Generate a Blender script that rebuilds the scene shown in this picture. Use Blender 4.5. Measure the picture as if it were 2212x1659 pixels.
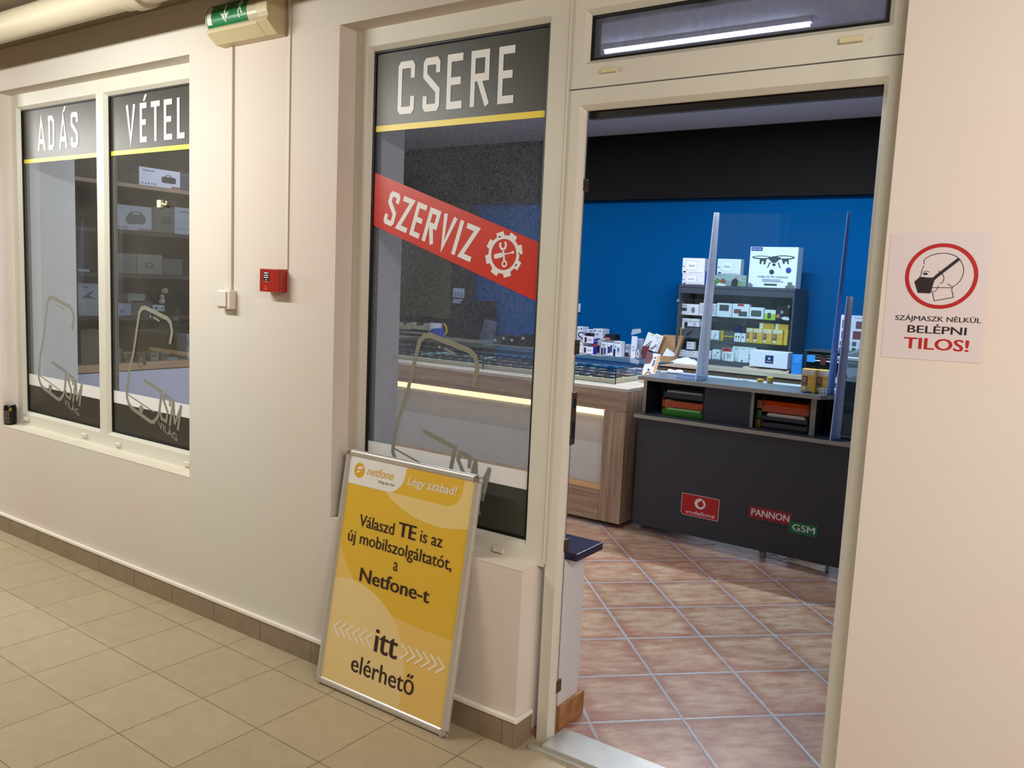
import bpy, bmesh, math, random
from mathutils import Vector, Matrix
random.seed(7)
SC = bpy.context.scene
COL = SC.collection
for o in list(bpy.data.objects): bpy.data.objects.remove(o)

# ------------------------------------------------------------------ camera (metres; x along the shop front, y into the shop, z up)
F_PX, YAW, PITCH, ROLL = 1813.3, 34.682, -6.79, 2.588
EYE = Vector((0.0, -2.187, 1.52))
_y, _p, _r = (math.radians(a) for a in (YAW, PITCH, ROLL))
FWD = Vector((-math.sin(_y)*math.cos(_p), math.cos(_y)*math.cos(_p), math.sin(_p)))
_rt = Vector((math.cos(_y), math.sin(_y), 0)); _up = _rt.cross(FWD)
RT = _rt*math.cos(_r) + _up*math.sin(_r); UP = -_rt*math.sin(_r) + _up*math.cos(_r)
cd = bpy.data.cameras.new('camera'); cam = bpy.data.objects.new('camera', cd); COL.objects.link(cam)
cd.sensor_width = 36; cd.lens = F_PX*36/2212; cd.clip_start = .05; cd.clip_end = 100
M3 = Matrix((RT, UP, -FWD)).transposed().to_4x4(); M3.translation = EYE; cam.matrix_world = M3
SC.camera = cam
def at(px, py, Y=None, X=None, Z=None):
    d = FWD + RT*((px-1106)/F_PX) - UP*((py-829.5)/F_PX)
    t = ((Y-EYE.y)/d.y) if Y is not None else ((X-EYE.x)/d.x if X is not None else (Z-EYE.z)/d.z)
    return EYE + d*t

# ------------------------------------------------------------------ world, exposure
w = bpy.data.worlds.new('world'); SC.world = w; w.use_nodes = True
w.node_tree.nodes['Background'].inputs[0].default_value = (.8, .85, 1, 1)
w.node_tree.nodes['Background'].inputs[1].default_value = 0.02
SC.view_settings.view_transform = 'Standard'; SC.view_settings.look = 'None'
SC.view_settings.gamma = 1; SC.view_settings.use_curve_mapping = False
SC.view_settings.exposure = 0.0
def area(name, loc, sx, sy, power, col, rot=(0, 0, 0)):
    l = bpy.data.lights.new(name, 'AREA'); l.shape = 'RECTANGLE'; l.size = sx; l.size_y = sy
    l.energy = power; l.color = col
    o = bpy.data.objects.new(name, l); o.location = loc; o.rotation_euler = rot; COL.objects.link(o); return o
WARM = (1, 1, .935); COOL = (.76, .855, 1.0); TILT = (math.radians(42), 0, 0)
area('corridor_light', (-3.5, -1.25, 2.40), 1.25, .06, 33, WARM, TILT)
area('corridor_light', (0.7, -1.8, 2.40), 1.25, .06, 46, (1, .95, .88), TILT)
area('corridor_light', (-6.6, -1.25, 2.40), 1.25, .06, 64, WARM, TILT)
area('corridor_light', (3.0, -1.5, 2.40), 1.25, .06, 52, (1, .82, .78), TILT)  # unseen pink lamp, added to tint and brighten the right side
area('shop_light', (-2.02, 2.45, 2.925), 1.2, .03, 30, COOL)
area('shop_light', (-4.6, 3.4, 2.925), 1.2, .03, 40, COOL)
area('shop_light', (-1.9, 3.35, 2.925), 1.2, .03, 92, COOL)
area('shop_light', (-4.0, 1.3, 2.925), 1.2, .03, 30, COOL)  # unseen lamp added to brighten the display cabinet behind the left window
SC.cycles.max_bounces = 8; SC.cycles.transparent_max_bounces = 16; SC.cycles.glossy_bounces = 4
SC.cycles.caustics_reflective = False; SC.cycles.caustics_refractive = False
SC.cycles.sample_clamp_indirect = 6

# ------------------------------------------------------------------ materials
def lin(c):
    return tuple((v/255/12.92 if v/255 <= .04045 else ((v/255+.055)/1.055)**2.4) for v in c)
_m = {}
def mat(rgb, rough=.6, metal=0, noise=0, nscale=8, bump=0, bscale=60, spec=.5, rgb2=None, stretch=None, coat=0):
    key = (tuple(rgb), rough, metal, noise, nscale, bump, bscale, spec, rgb2, stretch, coat)
    if key in _m: return _m[key]
    m = bpy.data.materials.new('surface'); m.use_nodes = True
    nt = m.node_tree; b = nt.nodes['Principled BSDF']
    b.inputs['Roughness'].default_value = rough; b.inputs['Metallic'].default_value = metal
    b.inputs['Specular IOR Level'].default_value = spec
    if coat: b.inputs['Coat Weight'].default_value = coat
    c = lin(rgb); b.inputs['Base Color'].default_value = (*c, 1)
    if noise or rgb2:
        tc = nt.nodes.new('ShaderNodeTexCoord'); mp = nt.nodes.new('ShaderNodeMapping')
        if stretch: mp.inputs['Scale'].default_value = stretch
        nt.links.new(tc.outputs['Object'], mp.inputs[0])
        n = nt.nodes.new('ShaderNodeTexNoise'); n.inputs['Scale'].default_value = nscale; n.inputs['Detail'].default_value = 6
        nt.links.new(mp.outputs[0], n.inputs[0])
        r = nt.nodes.new('ShaderNodeValToRGB')
        c2 = lin(rgb2) if rgb2 else tuple(v*(1-noise) for v in c)
        r.color_ramp.elements[0].color = (*c2, 1); r.color_ramp.elements[0].position = .35
        r.color_ramp.elements[1].color = (*c, 1); r.color_ramp.elements[1].position = .65
        nt.links.new(n.outputs[0], r.inputs[0]); nt.links.new(r.outputs[0], b.inputs['Base Color'])
    if bump:
        tc = nt.nodes.new('ShaderNodeTexCoord'); n = nt.nodes.new('ShaderNodeTexNoise'); n.inputs['Scale'].default_value = bscale
        n.inputs['Detail'].default_value = 4
        bp = nt.nodes.new('ShaderNodeBump'); bp.inputs['Strength'].default_value = bump; bp.inputs['Distance'].default_value = .002
        nt.links.new(tc.outputs['Object'], n.inputs[0]); nt.links.new(n.outputs[0], bp.inputs['Height']); nt.links.new(bp.outputs[0], b.inputs['Normal'])
    _m[key] = m; return m
def emis(rgb, s):
    m = bpy.data.materials.new('glow'); m.use_nodes = True; nt = m.node_tree
    b = nt.nodes['Principled BSDF']; b.inputs['Base Color'].default_value = (*lin(rgb), 1)
    b.inputs['Emission Color'].default_value = (*lin(rgb), 1); b.inputs['Emission Strength'].default_value = s; return m
def glass(tint=(.93, .95, .95), dust=.0, dustcol=(150, 160, 175), rough=.0, dscale=60, ior=1.45, base=.0):
    m = bpy.data.materials.new('glass'); m.use_nodes = True; nt = m.node_tree; nt.nodes.clear()
    out = nt.nodes.new('ShaderNodeOutputMaterial'); tr = nt.nodes.new('ShaderNodeBsdfTransparent'); tr.inputs[0].default_value = (*tint, 1)
    gl = nt.nodes.new('ShaderNodeBsdfGlossy'); gl.inputs['Roughness'].default_value = rough; gl.inputs[0].default_value = (1, 1, 1, 1)
    fr = nt.nodes.new('ShaderNodeFresnel'); fr.inputs[0].default_value = ior
    mx = nt.nodes.new('ShaderNodeMixShader')
    # only the entering side reflects: no bogus total reflection where the ray leaves the thin sheet
    gb = nt.nodes.new('ShaderNodeNewGeometry'); iv = nt.nodes.new('ShaderNodeMath'); iv.operation = 'SUBTRACT'; iv.inputs[0].default_value = 1; nt.links.new(gb.outputs['Backfacing'], iv.inputs[1])
    ff = nt.nodes.new('ShaderNodeMath'); ff.operation = 'MULTIPLY'; nt.links.new(fr.outputs[0], ff.inputs[0]); nt.links.new(iv.outputs[0], ff.inputs[1])
    nt.links.new(ff.outputs[0], mx.inputs[0]); nt.links.new(tr.outputs[0], mx.inputs[1]); nt.links.new(gl.outputs[0], mx.inputs[2])
    last = mx
    if dust:
        df = nt.nodes.new('ShaderNodeBsdfDiffuse'); df.inputs[0].default_value = (*lin(dustcol), 1)
        tc = nt.nodes.new('ShaderNodeTexCoord'); n = nt.nodes.new('ShaderNodeTexNoise'); n.inputs['Scale'].default_value = dscale; n.inputs['Detail'].default_value = 8; n.inputs['Roughness'].default_value = .75
        n2 = nt.nodes.new('ShaderNodeTexNoise'); n2.inputs['Scale'].default_value = 2.2; n2.inputs['Detail'].default_value = 3
        nt.links.new(tc.outputs['Object'], n.inputs[0]); nt.links.new(tc.outputs['Object'], n2.inputs[0])
        mr = nt.nodes.new('ShaderNodeMapRange'); mr.inputs[1].default_value = .35; mr.inputs[2].default_value = .75; mr.inputs[3].default_value = base; mr.inputs[4].default_value = dust
        nt.links.new(n.outputs[0], mr.inputs[0])
        mr2 = nt.nodes.new('ShaderNodeMapRange'); mr2.inputs[1].default_value = .3; mr2.inputs[2].default_value = .7; mr2.inputs[3].default_value = .5; mr2.inputs[4].default_value = 1.3
        nt.links.new(n2.outputs[0], mr2.inputs[0])
        mu = nt.nodes.new('ShaderNodeMath'); mu.operation = 'MULTIPLY'; nt.links.new(mr.outputs[0], mu.inputs[0]); nt.links.new(mr2.outputs[0], mu.inputs[1])
        m2 = nt.nodes.new('ShaderNodeMixShader'); nt.links.new(mu.outputs[0], m2.inputs[0]); nt.links.new(mx.outputs[0], m2.inputs[1]); nt.links.new(df.outputs[0], m2.inputs[2]); last = m2
    nt.links.new(last.outputs[0], out.inputs[0]); return m
def tiles(ox, oy, ang, s, grout_w, tile, tile2, grout, rough=.45, cloud=3.0, stretch=(1, 1, 1), var=.08, edge=None):
    m = bpy.data.materials.new('tiles'); m.use_nodes = True; nt = m.node_tree; b = nt.nodes['Principled BSDF']; N = nt.nodes.new; L = nt.links.new
    geo = N('ShaderNodeNewGeometry'); mp = N('ShaderNodeMapping'); mp.vector_type = 'TEXTURE'
    mp.inputs['Location'].default_value = (ox, oy, 0); mp.inputs['Rotation'].default_value = (0, 0, ang); mp.inputs['Scale'].default_value = (s, s, 1)
    L(geo.outputs['Position'], mp.inputs[0]); sx = N('ShaderNodeSeparateXYZ'); L(mp.outputs[0], sx.inputs[0])
    dist = []
    for i in (0, 1):
        f = N('ShaderNodeMath'); f.operation = 'PINGPONG'; f.inputs[1].default_value = .5; L(sx.outputs[i], f.inputs[0]); dist.append(f)
    mn = N('ShaderNodeMath'); mn.operation = 'MINIMUM'; L(dist[0].outputs[0], mn.inputs[0]); L(dist[1].outputs[0], mn.inputs[1])
    wob = N('ShaderNodeTexNoise'); wob.inputs['Scale'].default_value = 25; L(geo.outputs['Position'], wob.inputs[0])
    ad = N('ShaderNodeMath'); ad.operation = 'MULTIPLY_ADD'; ad.inputs[1].default_value = grout_w/s*.8; L(wob.outputs[0], ad.inputs[0]); L(mn.outputs[0], ad.inputs[2])
    st = N('ShaderNodeMapRange'); e = grout_w/s/2 + grout_w/s*.4; st.inputs[1].default_value = e*.85; st.inputs[2].default_value = e*1.25; L(ad.outputs[0], st.inputs[0])
    n = N('ShaderNodeTexNoise'); n.inputs['Scale'].default_value = cloud; n.inputs['Detail'].default_value = 9; n.inputs['Roughness'].default_value = .68
    mp2 = N('ShaderNodeMapping'); mp2.inputs['Scale'].default_value = stretch; L(mp.outputs[0], mp2.inputs[0])
    fl = N('ShaderNodeVectorMath'); fl.operation = 'FLOOR'; L(mp.outputs[0], fl.inputs[0])
    wn = N('ShaderNodeTexWhiteNoise'); wn.noise_dimensions = '3D'; L(fl.outputs[0], wn.inputs[0])
    av = N('ShaderNodeVectorMath'); av.operation = 'MULTIPLY_ADD'; av.inputs[1].default_value = (7, 7, 7); L(wn.outputs['Color'], av.inputs[0]); L(mp2.outputs[0], av.inputs[2])
    L(av.outputs[0], n.inputs[0])
    r = N('ShaderNodeValToRGB'); r.color_ramp.elements[0].position = .36; r.color_ramp.elements[1].position = .64
    r.color_ramp.elements[0].color = (*lin(tile2), 1); r.color_ramp.elements[1].color = (*lin(tile), 1); L(n.outputs[0], r.inputs[0])
    if edge:
        # the glaze of each tile runs redder towards its rim
        er = N('ShaderNodeMapRange'); er.inputs[1].default_value = .02; er.inputs[2].default_value = .2; er.inputs[3].default_value = .75; er.inputs[4].default_value = 0
        en = N('ShaderNodeMath'); en.operation = 'MULTIPLY_ADD'; en.inputs[1].default_value = .3; L(n.outputs[0], en.inputs[0]); eo = N('ShaderNodeMath'); eo.operation = 'SUBTRACT'; eo.inputs[1].default_value = .14
        L(mn.outputs[0], en.inputs[2]); L(en.outputs[0], eo.inputs[0]); L(eo.outputs[0], er.inputs[0])
        em = N('ShaderNodeMix'); em.data_type = 'RGBA'; L(er.outputs[0], em.inputs[0]); L(r.outputs[0], em.inputs[6]); em.inputs[7].default_value = (*lin(edge), 1); rr_ = em.outputs[2]
    else: rr_ = r.outputs[0]
    vr = N('ShaderNodeMapRange'); vr.inputs[3].default_value = 1-var; vr.inputs[4].default_value = 1+var; L(wn.outputs['Value'], vr.inputs[0])
    mv = N('ShaderNodeVectorMath'); mv.operation = 'SCALE'; L(rr_, mv.inputs[0]); L(vr.outputs[0], mv.inputs['Scale'])
    mx = N('ShaderNodeMix'); mx.data_type = 'RGBA'; L(st.outputs[0], mx.inputs[0]); mx.inputs[6].default_value = (*lin(grout), 1); L(mv.outputs[0], mx.inputs[7])
    L(mx.outputs[2], b.inputs['Base Color']); b.inputs['Roughness'].default_value = rough
    bp = N('ShaderNodeBump'); bp.inputs['Strength'].default_value = .4; bp.inputs['Distance'].default_value = .0015; L(st.outputs[0], bp.inputs['Height']); L(bp.outputs[0], b.inputs['Normal'])
    return m
def wood(rgb, rgb2, axis='x', rough=.45, sc=1):
    st = {'x': (1.2, 14, 22), 'y': (14, 1.2, 22), 'z': (22, 14, 1.2)}[axis]
    return mat(rgb, rough, noise=.2, nscale=2.2*sc, rgb2=rgb2, stretch=st)

WALL = mat((218, 214, 204), .85, noise=.1, nscale=.9, rgb2=(221, 207, 198), bump=.25, bscale=180, spec=.2)
PINK = mat((238, 229, 222), .85, noise=.05, nscale=3, bump=.25, bscale=150, spec=.2)
INWALL = mat((224, 224, 224), .8, spec=.2)
PVC = mat((224, 221, 209), .38, noise=.05, nscale=2)
PVCY = mat((222, 210, 170), .45)
RUBBER = mat((14, 13, 13), .5)
ALU = mat((168, 168, 164), .35, .6)
ALU2 = mat((200, 196, 188), .28, .35)
CHROME = mat((225, 225, 228), .12, 1)
OAK = wood((176, 150, 124), (140, 114, 92), 'x'); OAKZ = wood((176, 150, 124), (140, 114, 92), 'z')
OAKL = wood((205, 190, 172), (180, 164, 148), 'x', .3)
BLACK = mat((20, 20, 22), .45); DGREY = mat((50, 50, 56), .55, noise=.1, nscale=200)
EDGE = mat((150, 144, 134), .5); WHITE = mat((228, 230, 238), .5); PAPER = mat((232, 232, 234), .7)
BLUEW = mat((0, 84, 144), .8, spec=.04); BLACKW = mat((26, 23, 22), .75, spec=.15); CEILM = mat((205, 205, 215), .85, spec=.1)
VDARK = mat((58, 55, 50), .4); VYEL = mat((246, 222, 52), .4); VRED = mat((206, 48, 30), .4); VWHITE = mat((236, 236, 236), .4); VGREY = mat((136, 136, 124), .45)
CREAM = mat((206, 190, 152), .45); GREEN = mat((28, 122, 72), .3)
CARD = mat((176, 138, 96), .75, noise=.08, nscale=20)

# ------------------------------------------------------------------ mesh helpers
class MB:
    def __init__(s): s.v = []; s.f = []; s.mi = []; s.i = 0
    def add(s, vs, fs):
        n = len(s.v); s.v += [tuple(v) for v in vs]; s.f += [tuple(i+n for i in f) for f in fs]; s.mi += [s.i]*len(fs); return s
    def box(s, x0, x1, y0, y1, z0, z1):
        x0, x1 = min(x0, x1), max(x0, x1); y0, y1 = min(y0, y1), max(y0, y1); z0, z1 = min(z0, z1), max(z0, z1)
        return s.add([(x0,y0,z0),(x1,y0,z0),(x1,y1,z0),(x0,y1,z0),(x0,y0,z1),(x1,y0,z1),(x1,y1,z1),(x0,y1,z1)],
                     [(0,3,2,1),(4,5,6,7),(0,1,5,4),(1,2,6,5),(2,3,7,6),(3,0,4,7)])
    def prism(s, poly, ax, a, b):
        # poly in the two other axes (in xyz order), extruded from a to b along ax
        def P(u, v, t): return {'x': (t,u,v), 'y': (u,t,v), 'z': (u,v,t)}[ax]
        n = len(poly)
        return s.add([P(u,v,a) for u,v in poly]+[P(u,v,b) for u,v in poly],
                     [tuple(range(n)), tuple(range(2*n-1, n-1, -1))]+[(i,(i+1)%n,n+(i+1)%n,n+i) for i in range(n)])
    def cyl(s, p0, p1, r0, r1=None, n=20, cap=True):
        r1 = r0 if r1 is None else r1; p0, p1 = Vector(p0), Vector(p1); d = (p1-p0).normalized()
        a = d.orthogonal().normalized(); b = d.cross(a); vs = []
        for p, r in ((p0, r0), (p1, r1)):
            vs += [p+(a*math.cos(2*math.pi*i/n)+b*math.sin(2*math.pi*i/n))*r for i in range(n)]
        fs = [(i,(i+1)%n,n+(i+1)%n,n+i) for i in range(n)]
        if cap: fs += [tuple(range(n-1,-1,-1)), tuple(range(n, 2*n))]
        return s.add(vs, fs)
    def lathe(s, c, prof, n=24):
        vs = []; fs = []
        for r, z in prof: vs += [(c[0]+r*math.cos(2*math.pi*i/n), c[1]+r*math.sin(2*math.pi*i/n), c[2]+z) for i in range(n)]
        for k in range(len(prof)-1): fs += [(k*n+i,k*n+(i+1)%n,(k+1)*n+(i+1)%n,(k+1)*n+i) for i in range(n)]
        fs += [tuple(range(n-1,-1,-1)), tuple((len(prof)-1)*n+i for i in range(n))]
        return s.add(vs, fs)
    def tube(s, pts, r, n=8):
        pts = [Vector(p) for p in pts]; rings = []; a = None
        for i, p in enumerate(pts):
            d = ((pts[min(i+1,len(pts)-1)]-pts[max(i-1,0)])).normalized()
            a = d.orthogonal().normalized() if a is None else (a-d*a.dot(d)).normalized(); b = d.cross(a)
            rings.append([p+(a*math.cos(2*math.pi*k/n)+b*math.sin(2*math.pi*k/n))*r for k in range(n)])
        vs = [v for q in rings for v in q]; fs = []
        for k in range(len(pts)-1): fs += [(k*n+i,k*n+(i+1)%n,(k+1)*n+(i+1)%n,(k+1)*n+i) for i in range(n)]
        fs += [tuple(range(n-1,-1,-1)), tuple((len(pts)-1)*n+i for i in range(n))]
        return s.add(vs, fs)
WL = {}
def setp(o, label=None, cat=None, group=None, kind=None):
    if label: o['label'] = label
    if cat: o['category'] = cat
    if group: o['group'] = group
    if kind: o['kind'] = kind
    return o
def build(name, mb, m, parent=None, bevel=0, smooth=False, loc=None, kind=None, seg=2):
    """one mesh object; vertices are given in world coordinates (or in the parent's own frame when the parent is tilted)"""
    me = bpy.data.meshes.new(name)
    o = bpy.data.objects.new(name, me); COL.objects.link(o)
    if parent is not None:
        off = Vector(WL.get(parent.name, (0, 0, 0))); WL[o.name] = off; o.parent = parent
    else:
        off = Vector(loc) if loc is not None else Vector((0, 0, 0)); o.location = off; WL[o.name] = off
    me.from_pydata([Vector(v)-off for v in mb.v], [], mb.f)
    mats = m if isinstance(m, (list, tuple)) else [m]
    for q in mats: me.materials.append(q)
    for p, i in zip(me.polygons, mb.mi): p.material_index = i
    bm = bmesh.new(); bm.from_mesh(me); bmesh.ops.recalc_face_normals(bm, faces=bm.faces); bm.to_mesh(me); bm.free()
    if smooth:
        for p in me.polygons: p.use_smooth = True
        me.set_sharp_from_angle(angle=math.radians(40))
    if bevel:
        b = o.modifiers.new('bevel', 'BEVEL'); b.width = bevel; b.segments = seg; b.limit_method = 'ANGLE'; b.angle_limit = math.radians(40)
    if kind: o['kind'] = kind
    return o
def thing(name, label, cat, loc=(0, 0, 0), group=None, kind=None):
    o = bpy.data.objects.new(name, None); COL.objects.link(o); o.location = loc; o.empty_display_size = .05
    WL[o.name] = Vector(loc); setp(o, label, cat, group, kind); return o
def solo(name, mb, m, label, cat, group=None, bevel=0, smooth=False, kind=None):
    xs = [v[0] for v in mb.v]; ys = [v[1] for v in mb.v]; zs = [v[2] for v in mb.v]
    o = build(name, mb, m, None, bevel, smooth, loc=((min(xs)+max(xs))/2, (min(ys)+max(ys))/2, min(zs)))
    return setp(o, label, cat, group, kind)
def copy_tree(o, parent=None):
    c = o.copy(); COL.objects.link(c); WL[c.name] = WL.get(o.name, Vector())
    if parent is not None: c.parent = parent
    for ch in list(o.children): copy_tree(ch, c)
    return c
# plane frames: map (u, v) drawing coordinates onto a surface, with w as height above it
class Plane:
    def __init__(s, o, u, v, n): s.o, s.u, s.v, s.n = Vector(o), Vector(u), Vector(v), Vector(n)
    def __call__(s, a, b, h=0): return s.o+s.u*a+s.v*b+s.n*h
def flat(mb, pl, poly, h, t=.0004):
    n = len(poly); mb.k = getattr(mb, 'k', 0)+1; h = h+(mb.k % 12)*2.5e-5
    mb.add([pl(a, b, h) for a, b in poly]+[pl(a, b, h-t) for a, b in poly],
           [tuple(range(n)), tuple(range(2*n-1, n-1, -1))]+[(i,(i+1)%n,n+(i+1)%n,n+i) for i in range(n)])
    return mb
def rectp(x0, y0, x1, y1): return [(x0,y0),(x1,y0),(x1,y1),(x0,y1)]
def circ(cx, cy, r, ry=None, n=32, a0=0, a1=2*math.pi):
    ry = ry or r; k = n if abs(a1-a0) > 6.2 else n+1
    return [(cx+r*math.cos(a0+(a1-a0)*i/n), cy+ry*math.sin(a0+(a1-a0)*i/n)) for i in range(k)]
def rrect(x0, y0, x1, y1, r, n=5):
    P = []
    for cx, cy, a in ((x1-r,y1-r,0),(x0+r,y1-r,90),(x0+r,y0+r,180),(x1-r,y0+r,270)):
        P += [(cx+r*math.cos(math.radians(a+90*i/n)), cy+r*math.sin(math.radians(a+90*i/n))) for i in range(n+1)]
    return P
def ribbon(pts, wd, closed=False):
    """outline strips (list of quads) of a stroked polyline with mitred joints"""
    P = [Vector(p) for p in pts]; n = len(P); L = []; R = []
    for i in range(n):
        a = P[i-1] if (i > 0 or closed) else None; b = P[(i+1) % n] if (i < n-1 or closed) else None
        d1 = (P[i]-a).normalized() if a is not None else None; d2 = (b-P[i]).normalized() if b is not None else None
        if d1 is None: d1 = d2
        if d2 is None: d2 = d1
        t = d1+d2; t = t.normalized() if t.length > 1e-6 else d1
        nn = Vector((-t.y, t.x)); c = max(.42, nn.dot(Vector((-d1.y, d1.x)))); k = wd/2/c
        L.append(P[i]+nn*k); R.append(P[i]-nn*k)
    q = []
    for i in range(n if closed else n-1):
        j = (i+1) % n; q.append([tuple(R[i]), tuple(R[j]), tuple(L[j]), tuple(L[i])])
    return q
def stroke(mb, pl, pts, wd, h, closed=False, sx=1, sy=1, f=None):
    for q in ribbon(pts, wd, closed):
        flat(mb, pl, [(f(a, b) if f else (a*sx, b*sy)) for a, b in q], h)
    return mb
_tc = {}
def text_mesh(s, off=0, shear=0):
    if (s, off, shear) in _tc: return _tc[(s, off, shear)]
    c = bpy.data.curves.new('t', 'FONT'); c.body = s; c.offset = off; c.shear = shear; c.resolution_u = 3; c.fill_mode = 'FRONT'
    o = bpy.data.objects.new('t', c); COL.objects.link(o)
    dg = bpy.context.evaluated_depsgraph_get(); dg.update()
    me = bpy.data.meshes.new_from_object(o.evaluated_get(dg)); r = ([tuple(v.co)[:2] for v in me.vertices], [tuple(p.vertices) for p in me.polygons])
    bpy.data.objects.remove(o); bpy.data.curves.remove(c); bpy.data.meshes.remove(me); _tc[(s, off, shear)] = r; return r
def text(mb, pl, s, u0, u1, base, top, h, off=0, shear=0, ref='l', v1=None):
    if off > .014:
        # bold weights: several light copies a hair apart, each a touch higher, so the outlines never fold over
        e = (top-base)*off*.55; n = 5 if off > .03 else 3
        for i in range(n):
            t = (i/(n-1)-.5)*2; text(mb, pl, s, u0+e*(1+t), u1-e*(1-t), base, top, h+i*6e-5, 0, shear, ref, v1)
        return mb
    """lettering fitted between u0 and u1; base line at v=base, reference letter reaching v=top; v1 = base line at the right end"""
    V, Fc = text_mesh(s, off, shear); R = text_mesh(ref, off, shear)[0]
    x0 = min(v[0] for v in V); x1 = max(v[0] for v in V); hh = max(v[1] for v in R); k = (top-base)/hh; sl = 0 if v1 is None else (v1-base)
    pts = []
    for x, y in V:
        t = (x-x0)/(x1-x0); pts.append(pl(u0+(u1-u0)*t, base+sl*t+y*k, h))
    return mb.add(pts, Fc)
GL = {'C': [[(1,.7),(1,1),(0,1),(0,0),(1,0),(1,.3)]], 'S': [[(1,.74),(1,1),(0,1),(0,.7),(1,.36),(1,0),(0,0),(0,.26)]],
      'E': [[(1,1),(0,1),(0,0),(1,0)], [(0,.51),(.85,.51)]], 'R': [[(0,0),(0,1),(1,1),(1,.52),(.12,.52)], [(.42,.52),(1,0)]],
      'A': [[(0,0),(.5,1),(1,0)], [(.2,.24),(.8,.24)]], 'D': [[(0,0),(.65,0),(1,.13),(1,.87),(.65,1),(0,1)], [(.06,0),(.06,1)]],
      'V': [[(0,1),(.5,0),(1,1)]], 'T': [[(0,1),(1,1)], [(.5,.95),(.5,0)]], 'L': [[(0,1),(0,0),(1,0)]],
      'Z': [[(0,1),(1,1),(0,0),(1,0)]], 'I': [[(.5,1),(.5,0)]], 'M': [[(0,0),(.1,1),(.5,.3),(.9,1),(1,0)]],
      'G': [[(1,.74),(1,1),(0,1),(0,0),(1,0),(1,.45),(.55,.45)]]}
def block(mb, pl, ch, x0, x1, y0, y1, tx, ty, h, accent=False, f=None):
    """condensed sign lettering: a glyph stroked tx wide on uprights and ty on bars"""
    W_, H_ = (x1-x0-tx)/tx, (y1-y0-ty)/ty
    for pl_ in GL[ch]:
        pts = [(a*W_, b*H_) for a, b in pl_]
        def g(a, b): 
            p = (x0+tx/2+a*tx, y0+ty/2+b*ty); return f(*p) if f else p
        if ch in 'CSG':
            out = []
            for i, p in enumerate(pts):
                if 0 < i < len(pts)-1 and abs(p[1] % H_) < 1e-6:
                    a, b = Vector(pts[i-1]), Vector(pts[i+1]); q = Vector(p); c_ = .32
                    out += [tuple(q+(a-q).normalized()*c_), tuple(q+(b-q).normalized()*c_)]
                else: out.append(p)
            pts = out
        ext = [Vector(p) for p in pts]
        if ch in 'ELZTRD' or ch == 'I':
            d = (ext[0]-ext[1]).normalized(); ext[0] += d*.5 if not (ch == 'R' and pl_ is not GL['R'][0]) else d*0
            d = (ext[-1]-ext[-2]).normalized(); ext[-1] += d*.5 if ch != 'T' else d*.5
        elif ch in 'AVM':
            for k in (0, -1):
                if abs(ext[k].y) < .01 or abs(ext[k].y-H_) < .01: ext[k] += (ext[k]-ext[1 if k == 0 else -2]).normalized()*.5
        for q in ribbon([tuple(p) for p in ext], 1.0): flat(mb, pl, [g(a, b) for a, b in q], h)
    if accent:
        xm = (x0+x1)/2; q = [(xm-.002, y1+.008), (xm+.014, y1+.008), (xm+.032, y1+.036), (xm+.014, y1+.036)]
        flat(mb, pl, [(f(*p) if f else p) for p in q], h)
    return mb
def ringframe(mb, x0, x1, z0, z1, wl, wr, wb, wt, prof):
    """mitred frame; prof = [(distance from the inner edge or 'o' for the outer edge, y)...]"""
    loops = []
    for d, y in prof:
        if d == 'o': a = (x0, x1, z0, z1)
        else: a = (x0+wl-d, x1-wr+d, z0+wb-d, z1-wt+d)
        loops.append([(a[0],y,a[2]),(a[1],y,a[2]),(a[1],y,a[3]),(a[0],y,a[3])])
    n = len(loops); vs = [v for l in loops for v in l]; fs = []
    for k in range(n):
        k2 = (k+1) % n; fs += [(k*4+i,k*4+(i+1)%4,k2*4+(i+1)%4,k2*4+i) for i in range(4)]
    return mb.add(vs, fs)
FP = [('o', .145), ('o', .085), (.014, .085), (0, .104), (0, .145)]

# ------------------------------------------------------------------ room shell
def wallgrid(xs, zs, hole, y0, y1):
    mb = MB(); nx, nz = len(xs)-1, len(zs)-1
    solid = lambda i, k: 0 <= i < nx and 0 <= k < nz and not hole((xs[i]+xs[i+1])/2, (zs[k]+zs[k+1])/2)
    for i in range(nx):
        for k in range(nz):
            if not solid(i, k): continue
            a, b, c, d = xs[i], xs[i+1], zs[k], zs[k+1]
            mb.i = 0; mb.add([(a,y0,c),(b,y0,c),(b,y0,d),(a,y0,d)], [(0,1,2,3)])
            mb.i = 2; mb.add([(a,y1,c),(b,y1,c),(b,y1,d),(a,y1,d)], [(0,3,2,1)])
            for di, x in ((-1, a), (1, b)):
                if not solid(i+di, k): mb.i = 1; mb.add([(x,y0,c),(x,y1,c),(x,y1,d),(x,y0,d)], [(0,1,2,3)])
            for dk, z in ((-1, c), (1, d)):
                if not solid(i, k+dk): mb.i = 0; mb.add([(a,y0,z),(b,y0,z),(b,y1,z),(a,y1,z)], [(0,1,2,3)])
    return mb
def hole(x, z):
    return (-4.965 < x < -3.225 and .605 < z < 2.41) or (-2.33 < x < -.44 and z < 2.41 and (z > .60 or x > -1.44))
wg = wallgrid([-12, -4.965, -3.225, -2.33, -1.44, -.44, 4], [0, .60, .605, 2.41, 3.1], hole, 0, .30)
build('wall_front', wg, [WALL, PINK, INWALL], kind='structure')
sill = MB().prism([(-.0015,.6055),(.085,.6055),(.085,.612),(-.0015,.608)], 'x', -4.964, -3.226).prism([(-.0015,.6005),(.085,.6005),(.085,.607),(-.0015,.603)], 'x', -2.329, -1.44)
build('trim_1', sill, mat((232, 224, 208), .7, bump=.3, bscale=60), kind='structure')
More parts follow.
